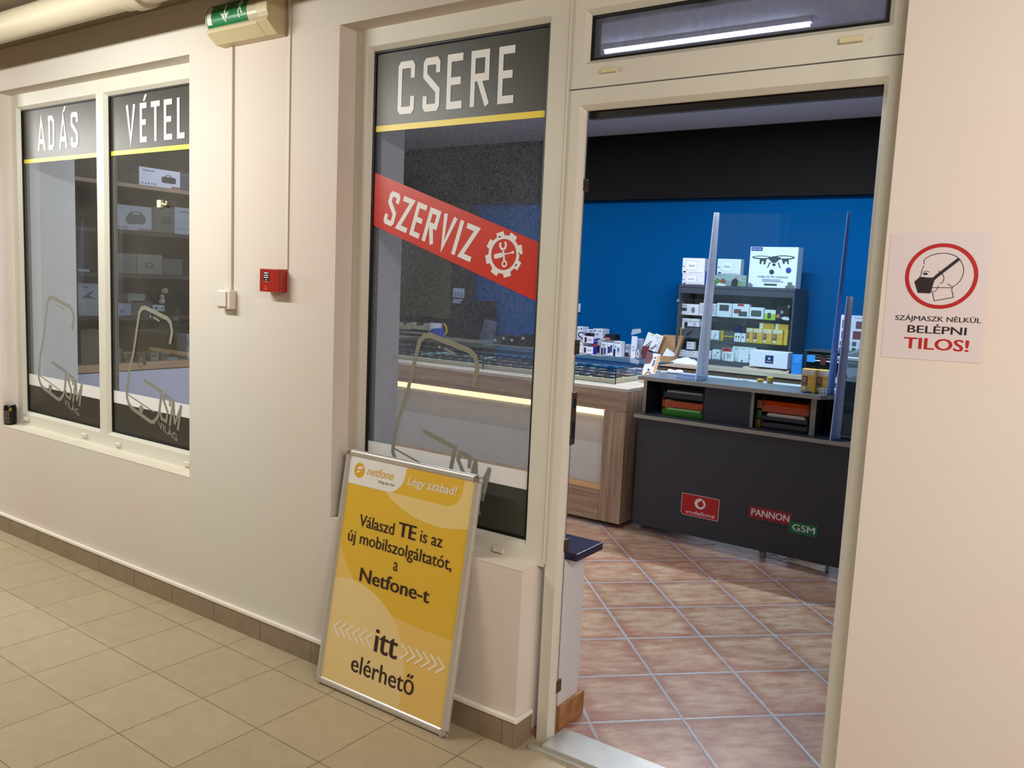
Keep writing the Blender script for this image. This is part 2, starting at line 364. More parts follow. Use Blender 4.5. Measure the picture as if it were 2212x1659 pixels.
jam = MB().box(-2.34, -2.28, .146, .302, .60, 2.41).box(-4.97, -4.93, .146, .302, .605, 2.41).box(-5.03, -4.93, .302, .41, .02, 2.6).box(-1.44, -1.37, .146, .285, 0.02, .62)
build('wall_inner', jam, INWALL, kind='structure')
build('floor', MB().box(-12, 4, -3.3, .02, -.06, 0).box(-1.44, -.44, .02, .1, -.06, 0),
      tiles(-3.098, -.127, -.022, .3093, .0032, (188, 172, 142), (180, 163, 134), (122, 108, 84), .5, 5, var=.045), kind='structure')
build('floor', MB().box(-8, 1, .1, 5.3, -.05, .02),
      tiles(-2.4718, 1.9621, math.radians(44), .339, .0105, (190, 160, 132), (158, 112, 86), (160, 160, 162), .36, 2.8, (1, 2.6, 1), .06, edge=(146, 92, 68)), kind='structure')
build('ceiling', MB().box(-12, 4, -3.3, 0, 2.62, 2.7), mat((134, 120, 96), .9), kind='structure')
build('ceiling', MB().box(-8, 1, .3, 5.3, 2.98, 3.1), CEILM, kind='structure')
build('wall_opposite', MB().box(-12, 4, -3.4, -3.3, 0, 2.7), mat((200, 186, 160), .9), kind='structure')
build('wall_left', MB().box(-12.1, -12, -3.3, 0, 0, 2.7), WALL, kind='structure')
build('wall_right', MB().box(4, 4.1, -3.3, 0, 0, 2.7), WALL, kind='structure')
build('wall_back', MB().box(-5.72, 1, 5.2, 5.3, .02, 2.37), BLUEW, kind='structure')
build('wall_back', MB().box(-8, -5.72, 5.14, 5.3, .02, 2.37), mat((70, 68, 62), .8), kind='structure')
build('trim_2', MB().box(-8, 1, 5.12, 5.3, 2.37, 2.98), BLACKW, kind='structure')
build('wall_right', MB().box(.9, 1, .3, 5.3, .02, 2.98), BLUEW, kind='structure')
build('wall_left', MB().box(-8.1, -8, .3, 5.3, .02, 2.98), mat((90, 88, 84), .8), kind='structure')
# skirting tiles
bb = MB()
x = -12.0
while x < -1.44:
    x2 = min(x+.3093, -1.439); bb.box(x+.001, x2-.001, -.013, -.0005, 0, .087); x = x2
bb.box(-1.4395, -1.4275, -.0125, .085, 0, .087); bb.box(-.452, 4, -.013, -.0005, 0, .087)
build('baseboard_front', bb, mat((150, 134, 112), .5, noise=.15, nscale=14), kind='structure', bevel=.0015)
build('trim_3', MB().box(-12, -1.426, -.018, -.0005, .088, .105).box(-1.4395, -1.424, -.016, .085, .088, .102), mat((244, 238, 228), .7, bump=.8, bscale=40), kind='structure', bevel=.004)
build('baseboard_inner', MB().box(-1.37, -1.358, .146, .297, .02, .105).box(-2.3, -1.358, .3, .312, .02, .105), mat((190, 138, 84), .4, noise=.2, nscale=20, rgb2=(160, 108, 62)), kind='structure')
build('trim_4', MB().box(-2.3, -1.325, .146, .325, .622, .648), mat((42, 36, 60), .25), kind='structure', bevel=.002)
build('trim_5', MB().box(-1.355, -.5, .035, .175, 0, .024).box(-1.40, -.46, .02, .04, -.01, .012), mat((196, 194, 186), .3, .3, noise=.12, nscale=12), kind='structure', bevel=.002)

# ------------------------------------------------------------------ shop-front windows
SPACER = mat((120, 124, 118), .4, .3)
PG = Plane((0, .112, 0), (1, 0, 0), (0, 0, 1), (0, -1, 0))
G_L = glass((.86, .87, .86), .11, (165, 160, 150), dscale=90, base=.07)
G_C = glass((.88, .89, .90), .30, (150, 160, 178), dscale=120, base=.015)
def pane(parent, x0, x1, z0, z1, g):
    p = build('glass_pane', MB().box(x0-.012, x1+.012, .114, .119, z0-.012, z1+.012), g, parent)
    build('gasket', ringframe(MB(), x0-.003, x1+.003, z0-.003, z1+.003, .0105, .0105, .0105, .0105, [('o', .103), ('o', .1125), (0, .1125), (0, .106)]), RUBBER, parent)
    build('spacer_bar', ringframe(MB(), x0-.003, x1+.003, z0-.003, z1+.003, .02, .02, .02, .02, [('o', .134), ('o', .1198), (0, .1198), (0, .134)]), SPACER, parent)
    return p
def bands(parent, x0, x1, z0, z1, dark=VDARK):
    mb = flat(MB(), PG, rectp(x0, 2.072, x1, z1), 0); build('vinyl_band', mb, dark, parent)
    build('vinyl_stripe', flat(MB(), PG, rectp(x0, 2.051, x1, 2.072), .0004), VYEL, parent)
    build('vinyl_stripe', flat(MB(), PG, rectp(x0, .838, x1, .90), .0), VWHITE, parent)
    build('vinyl_band', flat(MB(), PG, rectp(x0, z0, x1, .838), .0), dark, parent)
LOGO = [(-3.5406,1.1701),(-3.5226,1.2298),(-3.535,1.2708),(-3.5629,1.2885),(-3.738,1.3286),(-3.7649,1.3256),(-3.7897,1.3042),(-3.842,1.1063),(-3.8828,1.0014),(-3.9011,.9197),(-3.9057,.8807),(-3.8881,.8474),(-3.8602,.8283),(-3.701,.7818),(-3.6742,.7838),(-3.642,.8114),(-3.6285,.838),(-3.6083,.9392),(-3.7584,.9797)]
def logo(parent, dx, dz, x0, x1):
    f = lambda a, b: (a+dx, b+dz); mb = MB(); h = .0012
    # the top and bottom runs of the phone outline are thicker than its long side
    def seg(pts, ws):
        P = [Vector(p) for p in pts]; Lf = []; Rt = []
        for i in range(len(P)):
            d1 = (P[i]-P[i-1]).normalized() if i else (P[1]-P[0]).normalized(); d2 = (P[i+1]-P[i]).normalized() if i < len(P)-1 else d1
            t = (d1+d2).normalized(); n = Vector((-t.y, t.x)); c = max(.6, n.dot(Vector((-d1.y, d1.x)))); Lf.append(P[i]+n*ws[i]/2/c); Rt.append(P[i]-n*ws[i]/2/c)
        for i in range(len(P)-1): flat(mb, PG, [f(*Rt[i]), f(*Rt[i+1]), f(*Lf[i+1]), f(*Lf[i])], h)
    ws = [.019,.019,.02,.02,.02,.02,.018,.016,.016,.016,.015,.016,.019,.019,.019,.018,.016,.016,.016]
    seg(LOGO[:18]+[(-3.6083,.9392)], ws); seg([(-3.600,.9366), (-3.7584,.9797)], [.017,.017])
    stroke(mb, PG, [(-3.8959,.893),(-3.671,.8327)], .006, h, f=f)
    flat(mb, PG, [f(*p) for p in circ(-3.7795,.8335,.018,.0197,20)], h+.0002)
    stroke(mb, PG, [(-3.6719,1.2865),(-3.6223,1.2714)], .008, h, f=f); flat(mb, PG, [f(*p) for p in circ(-3.6957,1.2897,.006,None,12)], h)
    stroke(mb, PG, [(-3.5423,.876),(-3.5395,.9148),(-3.5833,.9266),(-3.5924,.8979),(-3.5605,.8464),(-3.5712,.7989),(-3.6103,.8092),(-3.6154,.8365)], .0145, h, f=f)
    stroke(mb, PG, [(-3.5428,.7826),(-3.5143,.911)], .016, h, f=f); stroke(mb, PG, [(-3.5143,.911),(-3.5043,.7954)], .014, h, f=f)
    stroke(mb, PG, [(-3.5043,.7954),(-3.4534,.887)], .014, h, f=f); stroke(mb, PG, [(-3.4534,.892),(-3.479,.7698)], .016, h, f=f)
    build('phone_logo', mb, VGREY, parent)
    mb = MB(); e = Vector((.152, -.0395)); 
    pl = Plane((0, .112, 0), (1, 0, 0), (0, 0, 1), (0, -1, 0)); V, Fc = text_mesh('VILÁG', .02); xm = max(v[0] for v in V)
    mb.add([PG(-3.632+dx+.15*vx/xm-.16*vy*.05, .7615+dz-.046*vx/xm+vy*.05, h) for vx, vy in V], Fc)
    build('lettering', mb, VGREY, parent)

W1 = thing('window_1', 'white plastic two-pane shop window reading ADÁS and VÉTEL', 'window', (-4.09, .085, .607), kind='structure')
fr = MB(); ringframe(fr, -4.965, -4.075, .608, 2.41, .07, .045, .08, .078, FP); ringframe(fr, -4.075, -3.22, .608, 2.41, .045, .13, .08, .078, FP)
build('window_frame', fr, PVC, W1)
panes = [(-4.895, -4.12, .688, 2.332), (-4.03, -3.35, .688, 2.332)]
for (a, b, c_, d), dx in zip(panes, (-.873, 0)):
    pane(W1, a, b, c_, d, G_L); bands(W1, a+.008, b-.008, c_+.008, d-.008)
    logo(W1, dx, .009 if dx else 0, a, b)
mb = MB()
for ch, a, b, ac in (('A',-4.733,-4.650,0),('D',-4.620,-4.555,0),('A',-4.508,-4.428,1),('S',-4.393,-4.323,0)): block(mb, PG, ch, a, b, 2.109, 2.284, .019, .025, .0012, ac)
build('lettering', mb, VWHITE, W1); mb = MB()
for ch, a, b, ac in (('V',-3.888,-3.812,0),('E',-3.774,-3.718,1),('T',-3.683,-3.612,0),('E',-3.581,-3.518,0),('L',-3.480,-3.424,0)): block(mb, PG, ch, a, b, 2.100, 2.279, .019, .025, .0012, ac)
build('lettering', mb, VWHITE, W1)
def dripcap(parent, px, py, w_, h_, m=PVC):
    c0 = at(px, py, Y=.078); build('drainage_cap', MB().prism([(.084, c0.z-h_/2), (.073, c0.z-h_/2+.001), (.073, c0.z+h_/2-.004), (.084, c0.z+h_/2)], 'x', c0.x-w_/2, c0.x+w_/2), m, parent, bevel=.001)
for px, py in ((56, 905), (181, 940), (254, 960), (403, 1002)): dripcap(W1, px, py, .045, .02)

W2 = thing('window_2', 'tall white plastic shop window reading CSERE and SZERVIZ', 'window', (-1.87, .085, .6), kind='structure')
fr = MB(); ringframe(fr, -2.328, -1.4135, .60, 2.41, .07, .0865, .068, .075, FP); build('window_frame', fr, PVC, W2)
pane(W2, -2.258, -1.50, .668, 2.335, G_C); bands(W2, -2.25, -1.508, .676, 2.322, mat((68, 68, 62), .4)); logo(W2, 1.785, -.004, 0, 0)
mb = MB()
for ch, a, b in (('C',-2.144,-2.066),('S',-2.026,-1.950),('E',-1.918,-1.850),('R',-1.815,-1.738),('E',-1.700,-1.636)): block(mb, PG, ch, a, b, 2.105, 2.287, .0185, .025, .0012)
build('lettering', mb, VWHITE, W2)
build('vinyl_banner', flat(MB(), PG, [(-2.25,1.713),(-1.508,1.467),(-1.508,1.657),(-2.25,1.906)], .0008), VRED, W2)
ang = math.atan2(-.1363, .4161)
def szf(a, b): return (-2.2014+a*math.cos(ang)-b*math.sin(ang), 1.723+a*math.sin(ang)+b*math.cos(ang))
mb = MB(); xx = 0
for ch, w_ in zip('SZERVIZ', (.053,.054,.048,.053,.06,.018,.056)):
    block(mb, PG, ch, xx, xx+w_, 0, .122, .0165, .0185, .0016, f=szf); xx += w_+.0155
build('lettering', mb, VWHITE, W2)
mb = MB(); gx, gz = -1.647, 1.616
n = 8
ring = circ(gx, gz, .0635, None, 48); inn = circ(gx, gz, .0515, None, 48)
for i in range(48): j = (i+1) % 48; flat(mb, PG, [inn[i], ring[i], ring[j], inn[j]], .0016)
for k in range(8):
    a = math.radians(22.5+45*k-8); r0, r1 = .061, .077
    P = lambda r, t: (gx+r*math.cos(t), gz+r*math.sin(t)); flat(mb, PG, [P(r0,a-.26), P(r1,a-.19), P(r1,a+.19), P(r0,a+.26)], .0016)
# spanner and screwdriver inside the gear
def rot(pts, a, c_=(gx, gz), k=1): return [(c_[0]+(x*math.cos(a)-y*math.sin(a))*k, c_[1]+(x*math.sin(a)+y*math.cos(a))*k) for x, y in pts]
a = math.radians(98)
stroke(mb, PG, rot([(-.024,0),(.016,0)], a), .0075, .0016)
o_, i_ = circ(-.031,0,.0115,None,20), circ(-.031,0,.0058,None,20)
for i in range(20): j = (i+1) % 20; flat(mb, PG, rot([i_[i], o_[i], o_[j], i_[j]], a), .0016)
stroke(mb, PG, rot([(.041,.009),(.031,.0125),(.02,.008),(.017,0),(.02,-.008),(.031,-.0125),(.041,-.009)], a), .008, .0016)
a = math.radians(12)
flat(mb, PG, rot(rrect(-.04,-.008,-.004,.008,.006), a), .0024); stroke(mb, PG, rot([(-.004,0),(.036,0)], a), .004, .002); flat(mb, PG, rot(rrect(.032,-.004,.043,.004,.002), a), .002)
build('gear_emblem', mb, VWHITE, W2)
dripcap(W2, 1076, 1187, .042, .02)
build('edge_strip', MB().box(-1.4135, -1.409, .078, .09, .612, 2.41), PVC, W2)

D1 = thing('door_1', 'white plastic doorway frame with a transom window above', 'door', (-.93, .085, 0), kind='structure')
fr = MB(); ringframe(fr, -1.408, -.436, -.1, 2.116, .055, .064, .1, .060, [('o', .112), ('o', .085), (.014, .085), (0, .104), (0, .112)]); build('door_frame', fr, PVC, D1)
fr = MB(); ringframe(fr, -1.408, -.436, 2.120, 2.41, .058, .066, .083, .075, FP); build('transom_frame', fr, PVC, D1)
pane(D1, -1.35, -.502, 2.203, 2.335, glass((.8, .82, .88), .5, (150, 155, 175), dscale=14, base=.12))
build('weather_seal', MB().box(-1.352, -.503, .118, .140, 2.034, 2.07).box(-1.362, -1.3535, .1125, .115, .03, 2.05), RUBBER, D1)
build('rebate', MB().box(-1.364, -1.354, .1155, .119, .03, 2.06), ALU, D1)
BRASS = mat((120, 100, 72), .4, .7, noise=.3, nscale=60)
for px, y0, y1 in ((1226, 846, 960), (1256, 387, 413), (1236, 733, 765), (1212, 1163, 1190), (1197, 1467, 1494)):
    z1 = at(px, y0, Y=.115).z; z0 = at(px, y1, Y=.115).z
    s_ = build('strike_plate', MB().box(-1.357, -1.3505, .106, .136, z0, z1), BRASS, D1, bevel=.001)
    if z1-z0 > .1:
        build('latch_hole', MB().box(-1.3503, -1.3492, .116, .128, z0+.02, z0+.075).box(-1.3503, -1.3492, .116, .128, z1-.05, z1-.02), BLACK, s_)
dripcap(D1, 1315, 150, .05, .018, PVCY); dripcap(D1, 1839, 84, .055, .018, PVCY)

# ------------------------------------------------------------------ things on the corridor wall
E1 = thing('exit_sign', 'emergency exit luminaire with green running man and arrow, high on the wall', 'sign', (-2.80, -.05, 2.40))
X0, X1 = -2.985, -2.615
build('back_box', MB().prism([(0,2.405),(-.045,2.405),(-.088,2.44),(-.088,2.452),(-.02,2.452),(-.02,2.555),(0,2.555)], 'x', X0, -2.679), CREAM, E1, bevel=.003)
CY, CZ, RR = -.03, 2.495, .062
dome = [(CY-RR*math.cos(math.radians(t)), CZ+RR*math.sin(math.radians(t))) for t in range(-45, 91, 9)]
build('end_cap', MB().prism([(0,2.405),(-.045,2.405),(-.093,2.445)]+[(CY-(RR+.003)*math.cos(math.radians(t)), CZ+(RR+.003)*math.sin(math.radians(t))) for t in range(-30, 91, 10)]+[(0,CZ+RR+.003)], 'x', -2.678, X1), CREAM, E1, bevel=.002)
build('diffuser', MB().prism([(-.02,2.45)]+dome+[(-.02,CZ+RR)], 'x', X0, -2.678), mat((200, 190, 160), .3, coat=.5), E1)
class Cyl:
    def __call__(s, a, b, h=0):
        t = b/RR; return Vector((a, CY-(RR+h)*math.cos(t), CZ+(RR+h)*math.sin(t)))
PC = Cyl()
def strips(mb, x0, x1, b0, b1, h, n=10):
    for i in range(n): flat(mb, PC, rectp(x0, b0+(b1-b0)*i/n, x1, b0+(b1-b0)*(i+1)/n), h)
    return mb
build('green_panel', strips(MB(), -2.978, -2.735, -.038, .058, .0012), GREEN, E1)
SIGNW = mat((225, 232, 220), .4)
build('door_bar', strips(MB(), -2.972, -2.945, -.028, .04, .0022, 8), SIGNW, E1); mb = MB()
strips(mb, -2.867, -2.857, -.002, .04, .0022, 5)
for sgn in (-1, 1):
    for k in range(4):
        t0, t1 = k/4, (k+1)/4; w0 = .022*(1-t0)*0+.012; 
        flat(mb, PC, [(-2.862+sgn*.002, -.03+.03*t0), (-2.862+sgn*.026*t0+sgn*.001, -.03+.032*t0+.004), (-2.862+sgn*.026*t1+sgn*.001, -.03+.032*t1+.004), (-2.862+sgn*.002, -.03+.03*t1)], .0022)
build('arrow', mb, SIGNW, E1); mb = MB(); mx = -2.775
flat(mb, PC, circ(mx-.006, .048, .0062, .0065, 14), .0022)
for pts, wd in (([(mx,.038),(mx+.002,.026),(mx+.001,.014)], .011), ([(mx,.037),(mx+.012,.034),(mx+.015,.024)], .005), ([(mx-.002,.036),(mx-.008,.024),(mx-.012,.018)], .005), ([(mx+.001,.014),(mx-.006,.002),(mx-.005,-.010),(mx-.001,-.022)], .006), ([(mx+.002,.014),(mx+.009,.004),(mx+.010,-.004),(mx+.018,-.008)], .006)):
    stroke(mb, PC, pts, wd, .0022)
build('running_figure', mb, SIGNW, E1)
build('cable', MB().tube([(-2.79,-.04,2.555),(-2.79,-.03,2.59),(-2.785,-.02,2.62)], .004), BLACK, E1)

solo('cable_conduit', MB().box(-2.948, -2.926, -.011, -.0005, 1.443, 2.404), mat((212, 204, 192), .5), 'slim white cable trunking running down from the exit sign to the switch', 'conduit', bevel=.002)
solo('cable_conduit', MB().box(-2.604, -2.588, -.006, -.0005, 1.535, 2.61), mat((222, 212, 198), .7), 'painted-over cable trunking above the red fire call point', 'conduit', bevel=.002)
S1 = thing('light_switch', 'white square surface-mounted light switch at the end of the trunking', 'switch', (-2.945, 0, 1.365))
build('switch_box', MB().box(-2.985, -2.903, -.035, -.0005, 1.366, 1.443), WHITE if False else mat((232, 222, 212), .35), S1, bevel=.005)
build('rocker', MB().box(-2.981, -2.918, -.043, -.035, 1.375, 1.438), mat((226, 218, 210), .3), S1, bevel=.003)
C1 = thing('fire_call_point', 'red square fire alarm call point on the wall', 'fire alarm', (-2.645, 0, 1.445))
RED = mat((168, 26, 18), .28, coat=.4)
build('housing', MB().box(-2.697, -2.592, -.036, -.0005, 1.447, 1.536), RED, C1, bevel=.003)
PF = Plane((-2.697, -.036, 1.447), (1, 0, 0), (0, 0, 1), (0, -1, 0))
build('cover', MB().box(-2.697, -2.592, -.05, -.036, 1.447, 1.536), RED, C1, bevel=.003)
PF = Plane((-2.697, -.0502, 1.447), (1, 0, 0), (0, 0, 1), (0, -1, 0))
build('press_panel', flat(MB(), PF, rectp(.023,.041,.058,.077), .0006), BLACK, C1)
mb = MB()
for z_ in (.071, .062, .054): flat(mb, PF, rectp(.028,z_,.054,z_+.003), .0012)
flat(mb, PF, circ(.041,.0725,.003), .0014); flat(mb, PF, circ(.041,.046,.0035,.0025), .0012)
build('printed_marks', mb, PAPER, C1)
mb = MB(); stroke(mb, PF, [(.034,.014),(.034,.02),(.039,.025),(.045,.02),(.045,.014),(.034,.014)], .0012, .0012); flat(mb, PF, rectp(.028,.009,.052,.0105), .0012); flat(mb, PF, rectp(.023,.038,.06,.04), .0012)
build('emblem', mb, mat((225, 130, 110), .4), C1)

A4 = thing('wall_notice', 'paper notice with a masked head in a red ring reading BELÉPNI TILOS!', 'notice', (-.322, 0, 1.534))
ta = math.radians(.72)
PM = Plane((-.322, -.0005, 1.534), (math.cos(ta)*.001, 0, math.sin(ta)*.001), (-math.sin(ta)*.001, 0, math.cos(ta)*.001), (0, -1, 0))
build('paper_sheet', flat(MB(), PM, rectp(-106.5,-148,106.3,148), .0006, .0005), mat((214, 202, 204), .6), A4)
MRED = mat((176, 22, 24), .5); MBLK = mat((34, 22, 30), .5)
mb = MB(); o_ = circ(9.3,48.6,76.8,75.8,72); i_ = circ(9.3,48.6,68,67,72)
for i in range(72): j = (i+1) % 72; flat(mb, PM, [i_[i], o_[i], o_[j], i_[j]], .001)
build('red_ring', mb, MRED, A4)
mb = MB()
for pts, wd in (([(-28.4,75.3),(-29.6,83.8),(-26.4,89.1),(-19,94.5),(-10.6,98.2),(0,100.8),(10.3,101.6),(20,101),(29.2,98.4),(37,94.8),(43.7,89.6),(48.5,83.5),(51.6,76.9),(54.4,70),(55.6,62),(54.9,51.5),(50.2,38.7),(44,30.9),(36,24.3),(34.6,18),(35.4,15.2),(39.6,.7),(.1,-8.7),(-5.3,10.9)], 1.5), ([(-28.2,72.1),(-31.5,64),(-32.3,57.8),(-33,51),(-35,46.8)], 1.5), ([(-6.6,21.8),(35.9,22.5)], 1.5), ([(-8.2,12.2),(-2,12.4),(2.1,15.6),(4.6,19.5),(6,26.1)], 1.3), ([(4,62.2),(5,57.5),(8,56.5)], 1.2), ([(10,54),(13.5,52),(16.1,45.7),(16.2,40),(14.6,35.3),(9.1,31.3)], 1.5), ([(24.3,31.7),(35.8,24.2)], 1.2), ([(-28.7,56.8),(-25,59.3),(-20,59.6),(-15.5,57.5)], 1.2)):
    stroke(mb, PM, pts, wd, .001)
flat(mb, PM, [(-34.5,46.7),(-46.1,34.4),(-36.7,8.7),(-10.3,8.2),(-7.8,12.7),(-5.9,27),(-2.4,42.2),(-8.6,45.2),(-18.8,45)], .001)
stroke(mb, PM, [(-6,41),(0,48),(43.2,88)], 7, .0011); flat(mb, PM, circ(-23.6,53.4,5,2.6), .0011)
build('masked_head_drawing', mb, MBLK, A4)
mb = MB(); text(mb, PM, 'SZÁJMASZK NÉLKÜL', -81, 100.9, -57.2, -46, .001, .05, ref='T', v1=-56); text(mb, PM, 'BELÉPNI', -52.1, 73.2, -85.4, -68, .001, .07, ref='T')
build('lettering', mb, MBLK, A4)
mb = MB(); text(mb, PM, 'TILOS!', -57.9, 81, -123.2, -97, .001, .09, ref='T'); build('lettering', mb, MRED, A4)

# ceiling pipe
P1 = thing('ceiling_pipe', 'thick cream heating pipe running under the corridor ceiling', 'pipe', (-5, -.33, 2.54))
PIPEM = mat((190, 180, 156), .5)
build('pipe', MB().cyl((-11.9, -.33, 2.545), (-1.9, -.33, 2.545), .06, n=28), PIPEM, P1, smooth=True)
cx = at(305, 18, Y=-.33).x
build('coupling', MB().cyl((cx-.1, -.33, 2.545), (cx-.03, -.33, 2.545), .066, n=28).cyl((cx-.03, -.33, 2.545), (cx+.03, -.33, 2.545), .074, n=28), PIPEM, P1, smooth=True)
build('pipe_bracket', MB().box(cx-.012, cx+.012, -.36, -.30, 2.595, 2.62), PIPEM, P1)
# drink can on the sill
cp = at(22, 914, Z=.607); cp.y = .04; cp.x = at(22, 900, Y=.04).x
K = thing('drink_can', 'black energy drink can with orange and green patches on the window sill', 'can', (cp.x, cp.y, .608))
k0 = (cp.x, cp.y, .608)
build('can_body', MB().lathe(k0, [(.024,0),(.0305,.006),(.033,.012),(.033,.098),(.029,.110),(.0265,.113)], 32), mat((30, 26, 24), .3, .5), K, smooth=True)
build('can_lid', MB().lathe((cp.x, cp.y, .608+.113), [(.0265,0),(.027,.003),(.0255,.003),(.0245,.001)], 32), CHROME, K, smooth=True)
class CanP:
    def __call__(s, a, b, h=0):
        t = math.radians(-90)+a; return Vector((cp.x+(.0332+h)*math.cos(t), cp.y+(.0332+h)*math.sin(t), .608+b))
mb = MB(); PK = CanP()
for i in range(10): a0 = -.15+.12*i; flat(mb, PK, rectp(a0,.012,a0+.12,.084), .0004)
build('label_panel', mb, mat((104, 96, 84), .4, .4), K)
mb = MB(); [flat(mb, PK, rectp(.5+.1*i,z_,.6+.1*i,z_+.003), .0008) for i in range(5) for z_ in (.022,.03,.05)]
build('printed_marks', mb, BLACK, K)
mb = MB(); [flat(mb, PK, rectp(-.95+.13*i,.075-.01*(i%3),-.82+.13*i,.098), .0004) for i in range(6)]; build('orange_patch', mb, mat((214, 130, 40), .35), K)
mb = MB(); [flat(mb, PK, rectp(1.0+.1*i,.082,1.1+.1*i,.098), .0004) for i in range(4)]; build('green_patch', mb, mat((150, 150, 40), .35), K)

# ------------------------------------------------------------------ leaning snap-frame advert
N1 = thing('advertising_board', 'yellow advertising board in a silver snap frame leaning on the wall', 'sign', (-2.277, -.108, .003))
N1.rotation_euler = (math.radians(-9.0), 0, 0); WL[N1.name] = Vector((0, 0, 0))
W_, H_ = .635, .885
build('backing_board', MB().box(.004, W_-.004, .004, .013, .004, H_-.004), mat((180, 180, 180), .5), N1)
PN = Plane((0, .003, 0), (1, 0, 0), (0, 0, 1), (0, -1, 0))
sheet = build('poster_sheet', flat(MB(), PN, rectp(.018, .018, W_-.018, H_-.018), .0006), mat((226, 184, 60), .35, coat=.3), N1)
PALE = mat((236, 208, 136), .35, coat=.3); MID = mat((234, 196, 108), .35, coat=.3); PWH = mat((234, 232, 228), .35, coat=.3); INK = mat((54, 36, 38), .4)
def arcpts(pts, k=6):
    P = [Vector(p) for p in pts]; out = []
    for i in range(len(P)-1):
        p0, p1, p2, p3 = P[max(i-1,0)], P[i], P[i+1], P[min(i+2,len(P)-1)]
        for j in range(k):
            t = j/k; out.append(tuple(.5*((2*p1)+(-p0+p2)*t+(2*p0-5*p1+4*p2-p3)*t*t+(-p0+3*p1-3*p2+p3)*t**3)))
    return out+[tuple(P[-1])]
XR = W_-.019; XL = .019
sw1 = arcpts([(.215,.765),(.235,.745),(.2778,.7225),(.3616,.6945),(.453,.6815),(.5277,.684),(XR,.7000)])
build('pale_swoosh', flat(MB(), PN, sw1+[(XR,.866),(.215,.866)], .0009), PALE, N1)
sw2 = arcpts([(XL,.600),(.0257,.5527),(.0454,.5046),(.0818,.4561),(.1319,.4022),(.2261,.3587),(.3404,.3295),(.48,.321),(XR,.3188)])
build('lower_swoosh', flat(MB(), PN, sw2+[(XR,.019),(XL,.019)], .0009), MID, N1)
sw3 = arcpts([(XL,.3945),(.0761,.4101),(.1471,.4092),(.2344,.3855),(.3172,.3377),(.3756,.271),(.4111,.1852),(.4191,.0922),(.41,.0225),(.409,.019)])
build('pale_swoosh', flat(MB(), PN, sw3+[(XL,.019)], .0012), mat((236, 210, 146), .35, coat=.3), N1)
tab2 = [(.2,.866),(.2,.7612)]+arcpts([(.45,.7595),(.5114,.7605),(.5478,.779),(.5623,.8114),(.5675,.8535),(.568,.866)])
build('orange_tab', flat(MB(), PN, tab2, .0013), mat((228, 184, 62), .35, coat=.3), N1)
tab1 = [(XL,.866),(XL,.7584)]+arcpts([(.225,.7584),(.25,.762),(.2765,.7788),(.2965,.8058),(.3058,.8554),(.307,.866)])
build('white_tab', flat(MB(), PN, tab1, .0017), PWH, N1)
ORG = mat((220, 166, 44), .35)
build('round_emblem', flat(MB(), PN, circ(.0769,.8125,.0262,.028,32), .0021), ORG, N1)
mb = MB(); flat(mb, PN, [(.066,.812),(.069,.824),(.078,.8275),(.094,.830),(.088,.819),(.078,.817),(.068,.815)], .0025); flat(mb, PN, [(.062,.797),(.066,.809),(.080,.811),(.084,.813),(.080,.805),(.068,.803)], .0025)
build('emblem_mark', mb, PWH, N1)
h = .0021
build('lettering', text(MB(), PN, 'netfone', .1165, .2485, .8030, .8345, h, .02, .25, ref='f'), ORG, N1)
build('lettering', text(MB(), PN, 'Mindig jókor hívsz', .1775, .2590, .7825, .7925, h, 0, .25, ref='M'), INK, N1)
build('lettering', text(MB(), PN, 'Légy szabad!', .3165, .5420, .8005, .8305, h, .045, .22), PWH, N1)
mb = MB()
text(mb, PN, 'Válaszd', .1110, .2845, .6120, .6550, h, .03); text(mb, PN, 'TE', .3035, .3880, .6140, .6640, h, .09, ref='T')
text(mb, PN, 'is az', .4080, .5090, .6150, .6550, h, .03, ref='i'); text(mb, PN, 'új mobilszolgáltatót,', .0640, .5620, .5480, .5910, h, .03)
text(mb, PN, 'a', .3035, .3245, .4905, .5210, h, .02, ref='a'); text(mb, PN, 'Netfone-t', .1495, .4850, .4160, .4650, h, .07, ref='N')
text(mb, PN, 'itt', .2640, .3760, .1890, .2690, h, .06, ref='i'); text(mb, PN, 'elérhető', .1665, .4700, .0900, .1520, h, .03)
build('lettering', mb, INK, N1)
CHV = mat((244, 234, 214), .35)
for k in range(6):
    u = .0520+k*.03336; build('chevron', stroke(MB(), PN, [(u+.034,.2495),(u+.003,.2220),(u+.034,.1945)], .0075, h), CHV, N1)
    u = .3900+k*.03290; build('chevron', stroke(MB(), PN, [(u,.2510),(u+.0325,.2245),(u,.1965)], .0075, h), CHV, N1)
def rail(a, b, along):
    prof = [(0,.013),(.0,.002),(.004,-.004),(.012,-.0065),(.021,-.004),(.026,.0015),(.026,.013)]
    mb = MB()
    if along == 'z':
        s_ = 1 if a == 0 else -1; return mb.prism([(a+s_*p, q) for p, q in prof], 'z', .02, H_-.02)
    s_ = 1 if a == 0 else -1; return mb.prism([(q, a+s_*p) for p, q in prof], 'x', .02, W_-.02)
for a, al in ((0, 'z'), (W_, 'z'), (0, 'x'), (H_, 'x')): build('snap_rail', rail(a, 0, al), ALU2, N1, smooth=True)
for a, b in ((0, 0), (W_, 0), (0, H_), (W_, H_)):
    sx, sz = (1 if a == 0 else -1), (1 if b == 0 else -1)
    pts = [(a+sx*.026, b), (a+sx*.026, b+sz*.026), (a, b+sz*.026)]+[(a+sx*(.022-.022*math.cos(t)), b+sz*(.022-.022*math.sin(t))) for t in [math.pi/2*i/6 for i in range(7)]]
    o = build('corner_cap', MB().prism(pts, 'y', -.007, .0135), CHROME, N1, bevel=.003)

